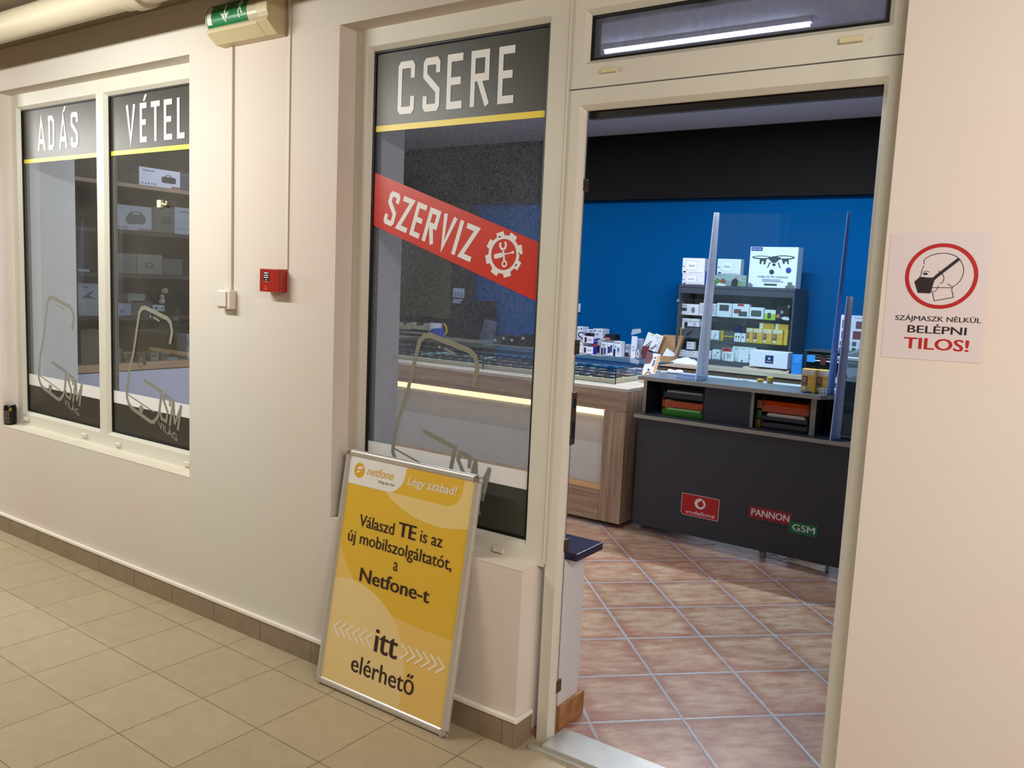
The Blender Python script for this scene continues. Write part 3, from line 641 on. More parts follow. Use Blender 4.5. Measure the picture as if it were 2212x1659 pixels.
# ------------------------------------------------------------------ shop lamps
def tube_lamp(x0, x1, y, label):
    L = thing('ceiling_lamp', label, 'ceiling lamp', ((x0+x1)/2, y, 2.93))
    build('lamp_body', MB().box(x0, x1, y-.02, y+.02, 2.955, 2.98), WHITE, L); build('lamp_tube', MB().cyl((x0+.01, y, 2.945), (x1-.01, y, 2.945), .012, n=14), emis((225, 235, 255), 14), L)
tube_lamp(-2.64, -1.40, 2.45, 'glowing white tube lamp on the shop ceiling seen through the transom')

# ------------------------------------------------------------------ oak counter with the glowing niche
CT = thing('display_counter', 'oak shop counter with a lit recessed white panel', 'counter', (-3.7, 2.75, .02))
YF = 2.44
build('counter_top', MB().box(-5.05, -2.337, YF, 3.62, .885, .908), OAKL, CT, bevel=.0015)
build('apron', MB().box(-5.05, -2.337, YF+.001, YF+.02, .762, .884), OAK, CT)
build('corner_post', MB().box(-2.49, -2.337, YF, 2.74, .05, .760), OAKZ, CT, bevel=.002)
build('side_panel', MB().box(-2.357, -2.337, YF+.02, 3.62, .762, .884).box(-2.357, -2.337, 2.745, 3.62, .05, .76), OAKZ, CT)
build('bottom_rail', MB().box(-5.05, -2.492, YF, YF+.02, .048, .238), OAK, CT, bevel=.001)
build('niche_ledge', MB().box(-5.05, -2.492, YF+.001, YF+.128, .240, .252), wood((196, 156, 106), (170, 130, 86), 'x'), CT, bevel=.001)
build('white_panel', MB().box(-5.05, -2.36, YF+.13, YF+.145, .2525, .83), mat((192, 194, 192), .5), CT)
build('light_strip', MB().box(-5.05, -2.495, YF+.117, YF+.129, .706, .80), emis((255, 222, 160), 2.2), CT)
lw = area('counter_strip_light', (-3.7, YF+.10, .80), 2.5, .02, 2.6, (1, .84, .58))
build('plinth', MB().box(-5.0, -2.40, 2.55, 3.58, .02, .05), BLACK, CT)
solo('red_board', MB().box(-2.333, -2.318, 2.75, 3.3, .30, .905), mat((170, 18, 12), .45), 'dark red board standing behind the end of the oak counter', 'board')

# glass case with phones
GT = glass((.70, .88, .90), 0, ior=1.5)
GC = thing('glass_case', 'low glass display case on the oak counter full of phones', 'display case', (-3.8, 3.1, .909))
cx0, cx1, cy0, cy1, cz0, cz1 = -4.98, -2.505, 2.60, 3.48, .909, 1.010
build('front_glass', MB().box(cx0, cx1, cy0, cy0+.006, cz0, cz1-.008), glass((.96, .985, .98)), GC)
build('side_glass', MB().box(cx1-.006, cx1, cy0+.0065, cy1, cz0, cz1-.008), glass((.96, .985, .98)), GC)
for i, (a, b) in enumerate(((cx0, -3.575), (-3.565, cx1))): build('top_glass', MB().box(a, b, cy0, cy1, cz1-.0075, cz1), GT, GC)
build('glass_joint', MB().box(-3.576, -3.566, cy0-.001, cy0+.004, cz0, cz1), mat((40, 70, 70), .2), GC)
build('glass_edge', MB().box(cx0, cx1+.0005, cy0-.0015, cy0, cz1-.0075, cz1).box(cx1, cx1+.0015, cy0, cy1, cz1-.0075, cz1).box(cx1-.005, cx1+.0008, cy0-.0008, cy0+.005, cz0, cz1-.0075), mat((6, 34, 44), .15), GC)
build('display_tray', MB().box(cx0+.02, cx1-.03, cy0+.03, cy1-.02, cz0+.001, .936), mat((196, 176, 150), .5), GC, bevel=.002)
pcols = [(18,20,26),(24,28,36),(14,14,18),(40,48,60),(200,205,212),(30,50,90),(16,18,24),(60,66,74),(120,20,20),(22,24,30),(178,184,196),(28,34,44)]
GP = 'second-hand phones lying in the glass case'
ph_proto = {}
def phone(x, y, a, ci):
    if ci not in ph_proto:
        o = build('phone', MB().prism(rrect(-.036,-.074,.036,.074,.009,3), 'z', 0, .0085), mat(pcols[ci], .25, .1), None, bevel=.0015)
        WL[o.name] = Vector()
        s = build('screen', MB().prism(rrect(-.0335,-.069,.0335,.069,.007,3), 'z', .0086, .0092), mat((8, 12, 22) if ci % 4 else (60, 84, 120), .06, coat=1), o)
        t = build('price_tag', MB().box(-.012, .012, -.012, .006, .0093, .0097), mat((240, 244, 250) if ci % 3 else (244, 170, 110), .5), o)
        ph_proto[ci] = o
    else: o = copy_tree(ph_proto[ci])
    o.location = (x, y, .9365); o.rotation_euler = (0, 0, a)
    setp(o, 'used smartphone lying with its price tag in the glass case', 'phone', GP); return o
for r in range(4):
    nx = 26
    for i in range(nx):
        x = cx0+.075+i*(cx1-cx0-.16)/(nx-1); phone(x+random.uniform(-.004,.004), cy0+.13+r*.195+random.uniform(-.006,.006), random.uniform(-.09,.09), random.choice([0,1,2,3,5,6,7,9,11,0,1,4,8,10]))

# ------------------------------------------------------------------ dark desk with raised shelf
DK = thing('service_desk', 'dark grey service desk with grey edges and phone network stickers', 'desk', (-1.6, 2.9, .02))
build('front_panel', MB().box(-2.279, -.62, 2.501, 2.519, .062, .733), DGREY, DK)
build('desk_top', MB().box(-2.298, -.60, 2.475, 3.28, .736, .757), mat((84, 90, 100), .38), DK)
build('edge_band', MB().box(-2.300, -.60, 2.473, 2.4748, .735, .758), EDGE, DK)
YU = 2.56
for a, b in ((-2.285, -2.263), (-1.60, -1.582), (-1.262, -1.232)): 
    u_ = build('upright', MB().box(a, b, YU, 2.80, .758, .975), DGREY, DK); build('edge_band', MB().box(a, b, YU-.0015, YU-.0003, .758, .975), EDGE, u_)
build('fixed_panel', MB().box(-1.885, -1.602, YU+.002, YU+.02, .758, .975), mat((42, 44, 54), .5), DK)
build('shelf_back', MB().box(-2.262, -1.10, 2.781, 2.799, .758, .975), mat((30, 34, 52), .6), DK)
sp = [(-2.268,2.44),(-1.185,2.44),(-1.125,2.575),(-1.125,2.80),(-2.268,2.80)]
build('raised_shelf', MB().prism(sp, 'z', .976, .998), mat((84, 90, 100), .38), DK)
build('edge_band', MB().box(-2.268, -1.185, 2.4385, 2.4398, .976, .9985).prism([(-1.185,2.4385),(-1.125,2.5735),(-1.1262,2.5742),(-1.1862,2.4392)], 'z', .976, .9985), EDGE, DK)
build('side_panel', MB().box(-2.279, -2.262, 2.52, 3.27, .062, .733), DGREY, DK)
for px in (1375, 1648):
    fx = at(px, 1195, Y=2.56).x; build('foot', MB().cyl((fx, 2.56, .0205), (fx, 2.56, .062), .018, n=14), mat((150, 150, 150), .4), DK)
PD = Plane((0, 2.5005, 0), (1, 0, 0), (0, 0, 1), (0, -1, 0))
# stickers on the desk front
def dk(px, py): p = at(px, py, Y=2.5005); return p.x, p.z
v0, v1 = dk(1472, 1064), dk(1553, 1127); a0, a1 = dk(1553, 1078), dk(1472, 1103)
x0, x1, z1, z0 = (v0[0]+a1[0])/2, (v1[0]+a0[0])/2, (v0[1]+a0[1])/2, v1[1]
ST = build('red_sticker', flat(MB(), PD, [(x0+.016,z0),(x1-.004,z0),(x1,z0+.004),(x1,z1-.004),(x1-.004,z1),(x0+.004,z1),(x0,z1-.004),(x0,z0+.016)], .0006), mat((226, 200, 200), .4), DK)
e = .0032; build('red_field', flat(MB(), PD, [(x0+.017,z0+e),(x1-.005,z0+e),(x1-e,z0+.005),(x1-e,z1-.005),(x1-.005,z1-e),(x0+.005,z1-e),(x0+e,z1-.005),(x0+e,z0+.017)], .001), mat((176, 10, 10), .4), ST)
mb = MB(); qx, qz = (x0+x1)/2, z0+(z1-z0)*.63; R0 = (z1-z0)*.245
o_ = circ(qx, qz, R0*1.05, R0, 36); i_ = circ(qx+R0*.12, qz-R0*.05, R0*.58, R0*.55, 36)
for i in range(36): j = (i+1) % 36; flat(mb, PD, [i_[i], o_[i], o_[j], i_[j]], .0014)
text(mb, PD, 'vodafone', x0+.028, x1-.022, z0+.013, z0+.036, .0014, .025, ref='d')
build('lettering', mb, mat((230, 224, 224), .4), ST)
mb = MB(); flat(mb, PD, [(qx+R0*.0,qz+R0*.25),(qx+R0*.25,qz+R0*.75),(qx+R0*.6,qz+R0*.92),(qx+R0*.4,qz+R0*.7),(qx+R0*.5,qz+R0*.2)], .0018); build('red_notch', mb, mat((176, 10, 10), .4), ST)
p0, p1, p2, p3 = dk(1619, 1092), dk(1709, 1132), dk(1709, 1109), dk(1766, 1150)
zt = (p0[1]+p2[1])/2; zb = zt-.068
SP_ = build('red_sticker', flat(MB(), PD, rectp(p0[0], zb, p1[0], zt), .0006), mat((150, 12, 22), .4), DK)
build('lettering', text(MB(), PD, 'PANNON', p0[0]+.014, p1[0]-.012, zb+.016, zt-.014, .001, .05, ref='T'), mat((226, 224, 226), .4), SP_)
G0 = dk(1704, 1113); g3 = dk(1766, 1150); zt2 = zb+.026; zb2 = zt2-.066
SG = build('green_sticker', flat(MB(), PD, rectp(p1[0]-.012, zb2, g3[0], zt2), .0012), mat((0, 104, 62), .4), DK)
build('lettering', text(MB(), PD, 'GSM', p1[0]+.008, g3[0]-.014, zb2+.016, zt2-.014, .0016, .05, ref='T'), mat((226, 224, 226), .4), SG)
build('lettering', text(MB(), PD, 'Az élvonal.', p0[0]+.07, p1[0]-.012, zb-.020, zb-.004, .0008, .03), mat((14, 12, 12), .5), DK)

def cpx(c0, sc):
    return lambda x, y: (c0[0]+x/sc, c0[1]+y/sc)
C1_ = cpx((1440, 440), 6.9125); C2_ = cpx((1440, 620), 6.9125); C3_ = cpx((1200, 640), 6.9125); C4_ = cpx((1640, 620), 6.381); C5_ = cpx((1225, 690), 11.06); C7_ = cpx((850, 560), 6.9125)
def carton(name, label, cat, cr, a, b, Y, dep, rgb, feats=(), group=None, zb=None, ztop=None, side=None, rough=.5, yaw=0, tilt=0):
    """box measured at its front face (plane y=Y); feats are printed areas (kind, x0, y0, x1, y1, colour) in fractions of the front"""
    p, q = cr(*a), cr(*b); xm, ym = (p[0]+q[0])/2, (p[1]+q[1])/2
    x0, x1 = at(p[0], ym, Y=Y).x, at(q[0], ym, Y=Y).x; zt, z0 = at(xm, p[1], Y=Y).z, at(xm, q[1], Y=Y).z
    hgt = zt-z0
    if zb is not None: z0 = zb; zt = z0+hgt
    if ztop is not None: zt = ztop
    wd = x1-x0; hgt = zt-z0
    T_ = thing(name, label, cat, ((x0+x1)/2, Y, z0), group)
    T_.rotation_euler = (tilt, 0, yaw); WL[T_.name] = Vector()
    build('body' if feats else name+'_body', MB().box(-wd/2, wd/2, 0, dep, 0, hgt), mat(rgb, rough), T_, bevel=min(.002, dep*.1), seg=1)
    pl = Plane((-wd/2, -.0002, 0), (wd, 0, 0), (0, 0, hgt), (0, -1, 0)); k = 0
    for ft in feats:
        kind, u0, w0, u1, w1, c = ft[:6]; k += 1; mb = MB(); h_ = .0006+.0004*k
        if kind == 'r': flat(mb, pl, rectp(u0, w0, u1, w1), h_)
        elif kind == 'e': flat(mb, pl, circ((u0+u1)/2, (w0+w1)/2, (u1-u0)/2, (w1-w0)/2, 20), h_)
        elif kind == 't': text(mb, pl, ft[6], u0, u1, w0, w1, h_, .02, ref='T')
        elif kind == 'p': flat(mb, pl, ft[6], h_)
        elif kind == 'l':
            n = ft[6]
            for i in range(n): z_ = w0+(w1-w0)*(i+.25)/n; flat(mb, pl, rectp(u0, z_, u1-(.15*(u1-u0) if i % 2 else 0), z_+(w1-w0)/n*.35), h_)
        nm = {'t': 'lettering', 'l': 'printed_lines'}.get(kind, 'printed_patch')
        build(nm, mb, mat(c, .45), T_)
    return T_
DK1 = (50, 54, 66); GR = (120, 124, 134); LW = (206, 210, 224); NV = (28, 36, 92); WT = (228, 231, 240)
# phone cartons (yellow) reused from one prototype look
YB = (222, 178, 66)
def netbox(label, cr, a, b, Y, zb, grp, dep=.055):
    return carton('phone_carton', label, 'box', cr, a, b, Y, dep, YB, [('p',0,0,0,0,(226,222,216),[(.0,.74),(.72,.74),(.86,.80),(.9,.97),(.0,.97)]), ('l',.05,.78,.7,.93,(196,178,140),2), ('r',.06,.30,.42,.69,(46,40,46)), ('p',0,0,0,0,(120,160,200),[(.10,.42),(.24,.42),(.24,.66),(.10,.66)]), ('p',0,0,0,0,(214,88,62),[(.2,.40),(.38,.40),(.38,.66),(.26,.66)]), ('l',.08,.32,.40,.38,(190,190,200),2), ('r',.06,.10,.38,.25,(220,214,200)), ('l',.52,.46,.84,.56,(238,214,140),2)], grp, zb=zb)
netbox('yellow phone carton on the raised desk shelf, the left of the pair', C4_, (582,1092), (783,1418), 2.52, .999, 'yellow phone cartons on the desk')
netbox('yellow phone carton on the raised desk shelf, by the screen upright', C4_, (790,1110), (972,1436), 2.54, .999, 'yellow phone cartons on the desk')
carton('card', 'small white card with four icons leaning on a yellow phone carton', 'card', C4_, (832,1372), (930,1462), 2.50, .002, (214,216,226), [('r',.15,.6,.38,.82,(120,124,150)),('r',.6,.6,.85,.82,(120,124,150)),('r',.15,.18,.38,.4,(120,124,150)),('r',.6,.18,.85,.4,(120,124,150))], zb=.999)
pa = at(1733.5, 847, Z=1.004); solo('pen', MB().cyl((pa.x, pa.y, 1.004), (pa.x+.07, pa.y+.12, 1.004), .0045, n=10), mat((50, 80, 180), .3), 'blue and white pen lying on the raised desk shelf', 'pen')

# clear divider screens standing on the desk
ACR = glass((.86, .97, .97), .03, (60, 150, 180), dscale=3, ior=1.35, base=.03)
UPM = mat((232, 240, 255), .25)
DV = thing('divider_screen', 'tall clear plastic divider screen on the raised shelf with white uprights', 'screen', (-1.54, 2.62, .999))
build('clear_sheet', MB().box(-1.905, -1.165, 2.628, 2.632, .999, 1.985), ACR, DV)
def bracket(par, xa, y, z0, z1, wf, dep, m):
    mb = MB().box(xa, xa+wf, y, y+.006, z0, z1)
    mb.prism([(y-dep, z0), (y-.0005, z0), (y-.0005, z1), (y-.012, z1)], 'x', xa-.001, xa+.004)
    return build('upright', mb, m, par)
bracket(DV, -1.925, 2.618, .999, 1.992, .026, .12, UPM)
bracket(DV, -1.172, 2.618, .999, 1.988, .012, .11, mat((120, 176, 240), .25))
D2 = thing('divider_screen', 'lower clear plastic divider screen standing on the desk at the right', 'screen', (-.9, 2.58, .758))
build('clear_sheet', MB().box(-1.10, -.62, 2.586, 2.59, .758, 1.53), ACR, D2)
bracket(D2, -1.125, 2.572, .758, 1.535, .03, .10, mat((196, 210, 240), .25))

# papers and trays inside the desk cubbies
ORT = glass((.98, .55, .12), .3, (226, 110, 16), dscale=2, base=.25); GRT = glass((.35, .8, .2), .35, (60, 150, 30), dscale=2, base=.3); YET = glass((.95, .72, .1), .35, (220, 160, 20), dscale=2, base=.3); SMT = glass((.5, .5, .52), .3, (60, 60, 64), dscale=2, base=.25)
def tray(x0, x1, z, m, label, hh=.052, paper=(226, 222, 214), n=3, fill=None):
    T_ = thing('document_tray', label, 'tray', ((x0+x1)/2, 2.66, z))
    build('tray_shell', MB().box(x0, x1, 2.575, 2.775, z, z+.003).box(x0, x0+.003, 2.575, 2.775, z+.003, z+hh).box(x1-.003, x1, 2.575, 2.775, z+.003, z+hh).box(x0+.003, x1-.003, 2.575, 2.578, z+.003, z+hh*.75), m, T_)
    P_ = thing('paper_stack', 'stack of papers lying in the '+label.split(',')[0], 'papers', ((x0+x1)/2, 2.66, z+.004))
    zz = z+.004
    for i in range(n):
        t_ = random.uniform(.005, .011); a_ = random.uniform(0, .02)
        build('sheets', MB().box(x0+.012+a_, x1-.012-random.uniform(0, .02), 2.584+random.uniform(0,.01), 2.76, zz, zz+t_), mat(paper, .8), P_); zz += t_+.0012
    return T_
tray(-2.160, -1.895, .757+.002, GRT, 'green translucent tray at the bottom of the left cubby', .05, (170, 226, 140), 4)
tray(-2.160, -1.895, .812, ORT, 'orange translucent tray in the left cubby', .055, (246, 196, 140), 4)
tray(-2.155, -1.895, .871, SMT, 'smoke grey tray on top in the left cubby', .045, (196, 190, 180), 4)
tray(-1.535, -1.275, .759, SMT, 'smoke grey tray at the bottom of the right cubby', .05, (170, 166, 162), 3)
tray(-1.535, -1.275, .812, SMT, 'grey tray heaped with white papers in the right cubby', .03, (232, 220, 208), 4)
tray(-1.538, -1.272, .858, ORT, 'orange translucent tray on top in the right cubby', .085, (220, 120, 50), 6)
for i, (m_, z_) in enumerate(((YET, .759), (GRT, .812), (YET, .87))):
    solo('tray_front', MB().box(-1.578, -1.548, 2.60, 2.77, z_, z_+.048), m_, ['amber', 'green', 'yellow'][i]+' narrow tray stacked at the left of the right cubby, '+['lowest', 'middle', 'topmost'][i], 'tray', 'narrow trays in the right cubby')
carton('small_carton', 'small yellow and white box in the left cubby beside the trays', 'box', cpx((1350, 780), 4.424), (386,362), (432,505), 2.60, .05, (222,220,214), [('r',0,.25,1,.7,(226,196,40)),('r',.3,.32,.75,.6,(120,100,30))], zb=.759)

# things standing on the raised shelf at the left
CB = thing('clear_phone_case', 'clear plastic box lying on the raised desk shelf', 'box', (-2.09, 2.6, .999))
p = at(1485, 822, Z=1.0)
build('case_shell', MB().box(p.x-.095, p.x+.06, 2.52, 2.64, .9995, 1.028), glass((.82,.88,.96), .35, (170,190,230), dscale=8, base=.1), CB, bevel=.004)
build('case_rim', MB().box(p.x-.097, p.x+.062, 2.517, 2.52, .9995, 1.004).box(p.x-.097, p.x+.062, 2.517, 2.52, 1.024, 1.03), mat((150, 170, 214), .2), CB)
p = at(1453, 806, Z=1.0)
mb = MB()
for i in range(5): q = p+Vector((random.uniform(-.03,.05), random.uniform(-.02,.03), 0)); mb.lathe((q.x, q.y, .999), [(.014,0),(.02,.008),(.015,.018),(.006,.024)], 7)
solo('crumpled_tissue', mb, mat((224, 232, 250), .7), 'crumpled white tissue on the left end of the raised shelf', 'tissue')
# acrylic leaflet stand at the counter end
LS = thing('leaflet_stand', 'acrylic stand with an orange and white price leaflet by the desk', 'stand', (-2.3, 2.52, .909))
WL[LS.name] = Vector(); LS.location = (-2.47, 2.86, .912); LS.rotation_euler = (math.radians(-22), math.radians(3), 0); LS.scale = (.9, 1, .8)
PLS = Plane((0, 0, 0), (1, 0, 0), (0, 0, 1), (0, -1, 0))
build('acrylic_back', MB().box(0, .12, .0005, .0035, 0, .27), glass((.93,.96,.98), .08, (190,200,220), base=.05), LS)
build('leaflet', flat(MB(), PLS, rectp(.008,.01,.112,.262), .001), mat((232, 230, 234), .5), LS)
mb = MB(); flat(mb, PLS, [(.008,.01),(.112,.01),(.112,.05),(.06,.07),(.03,.05),(.008,.09)], .0015); flat(mb, PLS, rectp(.094,.10,.107,.25), .0015); build('orange_print', mb, mat((226, 160, 70), .5), LS)
mb = MB(); flat(mb, PLS, [(.008,.16),(.05,.17),(.06,.22),(.05,.262),(.008,.262)], .0015); build('photo_print', mb, mat((110, 70, 72), .5), LS)
mb = MB(); mb2 = MB(); V, Fc = text_mesh('9 990', .03); xm = max(v[0] for v in V)
mb.add([PLS(.068-.0+v[1]*.026, .235-.085*v[0]/xm, .0015) for v in V], Fc); flat(mb, PLS, circ(.052,.115,.009), .0015); build('lettering', mb, mat((40, 44, 70), .5), LS)
mb = MB(); o_ = circ(.058,.07,.026,.03,20); i_ = circ(.058,.07,.016,.019,20)
for i in range(20): j = (i+1) % 20; flat(mb, PLS, [i_[i], o_[i], o_[j], i_[j]], .0019)
build('ring_print', mb, mat((176, 96, 60), .5), LS)

# yellow capped bottles behind the shelf
for i, (px, py, rr) in enumerate(((1642, 819, .019), (1664, 815, .019))):
    q = at(px, py, Y=2.86); B_ = thing('glue_bottle', ['clear bottle with a yellow cap behind the raised shelf, the left one', 'clear conical bottle with a yellow cap behind the raised shelf, the right one'][i], 'bottle', (q.x, q.y, .758), 'yellow capped bottles behind the shelf')
    zt = q.z; build('bottle_body', MB().lathe((q.x, q.y, .7585), [(.03,0),(.032,.01),(.032,(zt-.758)*.6),(.016,zt-.758-.03)], 20), mat((190, 190, 196), .2), B_, smooth=True)
    build('cap', MB().lathe((q.x, q.y, zt-.03), [(rr,0),(rr,.03)], 20), mat((250, 200, 60), .4), B_)
q = at(1608, 823, Y=2.86); solo('round_lid', MB().lathe((q.x, q.y, .7585), [(.028,0),(.028,q.z-.76),(.026,q.z-.757)], 20), mat((24, 28, 60), .4), 'dark blue round tub just showing behind the raised shelf', 'tub')

# equipment to the right on the desk
TW = thing('computer_tower', 'dark computer tower with a light rim standing on the desk', 'computer', (-.95, 2.64, .758))
x0 = at(1812, 880, Y=2.66).x; zt = at(1835, 822, Y=2.66).z; x1 = x0+.185
build('case', MB().box(x0, x1, 2.662, 3.06, .7585, zt), mat((52, 52, 54), .35), TW, bevel=.003)
build('light_rim', ringframe(MB(), x0, x1, .76, zt, .006, .006, .006, .006, [('o',2.662),('o',2.657),(0,2.657),(0,2.662)]), mat((196, 192, 190), .4), TW)
build('drive_slot', MB().box(x1-.045, x1-.02, 2.658, 2.6615, zt-.10, zt-.05), mat((130, 120, 120), .4), TW); build('power_light', MB().box(x0+.12, x0+.15, 2.659, 2.6615, .84, .848), mat((200, 60, 60), .4), TW)
PRN = thing('white_machine', 'white plastic machine housing with vent slots behind the computer tower', 'machine', (-.9, 3.1, .758))
YQ = 3.12; xa = at(1808, 790, Y=YQ).x; za = at(1830, 778, Y=YQ).z
sh = [(xa, za-.012), (xa, za), (xa+.60, za), (xa+.60, .7585), (xa+.072, .7585), (xa+.070, za-.12), (xa+.062, za-.092), (xa+.042, za-.060), (xa+.015, za-.026)]
build('housing', MB().prism(sh, 'y', YQ, YQ+.14), mat((200, 206, 222), .4), PRN, bevel=.003)
build('lid_edge', MB().box(xa-.005, xa+.6, YQ-.006, YQ+.14, za+.001, za+.016), mat((238, 242, 250), .3), PRN)
for i in range(10): build('vent_slot', MB().box(xa+.045+i*.0098, xa+.0495+i*.0098, YQ-.0012, YQ-.0002, za-.043, za-.018), mat((50, 54, 66), .5), PRN)
build('dark_interior', MB().box(xa-.01, xa+.19, YQ+.141, YQ+.15, .7585, za-.03), mat((28, 24, 24), .6), PRN)
mb = MB()
mb.add([(xa+.0,3.19,za+.017),(xa+.28,3.19,za+.017),(xa+.28,3.36,za+.017),(xa+.0,3.36,za+.017),(xa+.10,3.25,za+.075),(xa+.20,3.23,za+.10),(xa+.30,3.25,za+.09),(xa+.30,3.34,za+.08),(xa+.12,3.33,za+.07)],
       [(0,1,5,4),(1,6,5),(1,2,7,6),(2,3,8,7),(3,0,4,8),(4,5,8),(5,6,7,8),(3,2,1,0)])
solo('folded_bag', mb, mat((74, 76, 88), .8), 'dark grey folded bag lying on the white machine', 'bag', bevel=.01)
# power strip and cables under the desk
a_, b_ = at(1703, 1207, Z=.035), at(1786, 1231, Z=.035)
PS = thing('power_strip', 'white power strip lying on the floor under the dark desk', 'power strip', (a_.x, a_.y, .021))
WL[PS.name] = Vector(); PS.rotation_euler = (0, 0, math.atan2(b_.y-a_.y, b_.x-a_.x)); ln = (b_-a_).length; PS.location = (a_.x, a_.y+.01, .021)
build('housing', MB().box(0, ln, -.024, .024, 0, .036), mat((206, 200, 188), .5), PS, bevel=.004); build('end_block', MB().box(.01, .05, -.0245, .0245, .012, .0365), mat((170, 164, 154), .5), PS)
def cable(label, pts, r=.003, col=(150, 146, 138)): solo('cable', MB().tube(pts, r, 6), mat(col, .5), label, 'cable')
cable('pale cable looping on the tiles where the two counters meet', [(-2.31,2.47,.024),(-2.27,2.44,.024),(-2.2,2.43,.024),(-2.12,2.46,.024),(-2.06,2.53,.024)])
cable('pale cable sagging under the middle of the dark desk', [(-1.99,2.56,.03),(-1.93,2.5,.024),(-1.82,2.485,.024),(-1.74,2.54,.03)])
cable('tangled grey cable beside the power strip under the desk', [(a_.x-.20,a_.y+.06,.03),(a_.x-.14,a_.y+.01,.024),(a_.x-.08,a_.y+.03,.03),(a_.x-.03,a_.y-.01,.024),(a_.x+.02,a_.y+.03,.045)])

# ------------------------------------------------------------------ long counter at the back wall
BC = thing('back_counter', 'long wooden-topped counter with white fronts along the blue wall', 'counter', (-3.5, 4.9, .02))
build('counter_top', MB().box(-6.6, .6, 4.56, 5.135, .868, .904), OAKL, BC, bevel=.002)
build('painted_shadow_line', MB().box(-6.6, .6, 4.62, 4.63, .856, .867), BLACK, BC); build('oak_strip', MB().box(-6.6, .6, 4.585, 4.60, .832, .857), OAK, BC)  # black strip paints in the shadow line below the counter top
for i in range(12):
    xa_ = -6.6+i*.6; build('white_front', MB().box(xa_+.002, xa_+.598, 4.585, 4.60, .10, .829), mat((238, 241, 250), .5), BC, bevel=.001)
build('plinth', MB().box(-6.6, .6, 4.66, 4.68, .02, .10), BLACK, BC)
build('carcass', MB().box(-6.6, .6, 4.64, 5.13, .10, .83), WHITE, BC)

# glazed cabinet standing on it
GB = thing('glazed_cabinet', 'dark grey glazed cabinet full of boxed accessories on the back counter', 'cabinet', (-2.55, 4.9, .905))
YC = 4.74; X0, X1 = -3.055, -2.045; S1z, S2z, S0z, STz = 1.318, 1.115, .945, 1.558
CG = mat((62, 66, 78), .5)
build('side_panel', MB().box(X0, X0+.015, YC, 5.12, .905, STz), CG, GB); build('side_panel', MB().box(X1-.015, X1, YC, 5.12, .905, STz), CG, GB)
build('top_board', MB().box(X0, X1, YC-.004, 5.12, STz+.001, STz+.024).box(X0+.016, X1-.016, YC, YC+.02, STz-.05, STz-.001), CG, GB, bevel=.002)
build('back_panel', MB().box(X0+.016, X1-.016, 5.10, 5.118, .905, STz-.001), mat((214, 218, 228), .6), GB)
build('base_board', MB().box(X0+.016, X1-.016, YC, 5.099, .905, S0z), CG, GB)
SG_ = glass((.92, .96, .95), .04, (120, 140, 140), base=.02)
for z_ in (S1z, S2z): build('glass_shelf', MB().box(X0+.016, X1-.016, YC+.01, 5.095, z_-.008, z_), SG_, GB)
for a_, b_ in ((X0+.017, -2.56), (-2.58, X1-.017)): build('sliding_glass', MB().box(a_, b_, YC-.012 if a_ < -2.8 else YC-.006, YC-.008 if a_ < -2.8 else YC-.002, S0z+.002, STz-.052), glass((.95, .97, .97)), GB)
for px, py in ((1465, 649), (1704, 662), (1457, 755)):
    q = at(px, py, Y=YC-.02); build('ring_lock', MB().cyl((q.x, YC-.024, q.z), (q.x, YC-.0125, q.z), .013, n=16), CHROME, GB)
YI = YC+.06
c_ = lambda *a, **k: carton(*a, **k)
G1, G2, G3 = 'boxes on the upper glass shelf', 'boxes on the lower glass shelf', 'boxes on the cabinet floor'
c_('mouse_carton', 'white computer mouse box at the left of the upper glass shelf', 'box', C2_, (200,222), (478,385), YI, .08, WT, [('r',.1,.35,.38,.65,DK1),('e',.62,.2,.82,.75,GR),('l',.08,.78,.4,.92,GR,2)], group=G1, zb=S1z+.001)
c_('blister_pack', 'white blister packs in a row behind the screen upright', 'pack', C2_, (490,208), (735,398), YI, .05, (222,224,236), [('l',.05,.2,.4,.9,(170,160,190),5),('l',.6,.2,.95,.9,(190,130,150),5)], group=G1, zb=S1z+.001)
c_('tablet_carton', 'white box with one tablet picture on the upper glass shelf', 'box', C2_, (748,212), (975,420), YI, .07, WT, [('r',.18,.45,.8,.88,(70,72,78)),('e',.45,.5,.68,.82,(84,86,92))], group=G1, zb=S1z+.001)
c_('tablet_carton', 'white box with two pictures and a red flash', 'box', C2_, (983,222), (1232,434), YI-.01, .07, WT, [('r',.3,.85,.68,.99,(176,50,60)),('r',.1,.32,.52,.62,(130,80,66)),('r',.4,.14,.9,.48,(74,72,80))], group=G1, zb=S1z+.001)
c_('speaker_carton', 'white box with a dark oval picture on the upper glass shelf', 'box', C2_, (1238,270), (1448,444), YI, .07, WT, [('p',0,0,0,0,(86,90,92),rrect(.12,.22,.86,.74,.08))], group=G1, zb=S1z+.001)
c_('battery_carton', 'white and lime green box with a grey gadget picture', 'box', C2_, (1462,305), (1628,455), YI, .06, (226,230,232), [('r',0,0,1,.62,(170,200,60)),('r',.3,.12,.6,.7,(70,74,90))], group=G1, zb=S1z+.001)
c_('headset_carton', 'black box with a pale figure at the right of the upper shelf', 'box', C2_, (1638,240), (1842,458), YI, .06, (34,32,38), [('p',0,0,0,0,(224,222,230),[(.35,.2),(.6,.05),(1,.05),(.98,.25),(.7,.3)]),('p',0,0,0,0,(190,130,110),[(0,.15),(.3,.2),(.25,.45),(.05,.4)]),('e',.3,.45,.55,.7,(140,140,150))], group=G1, zb=S1z+.001)
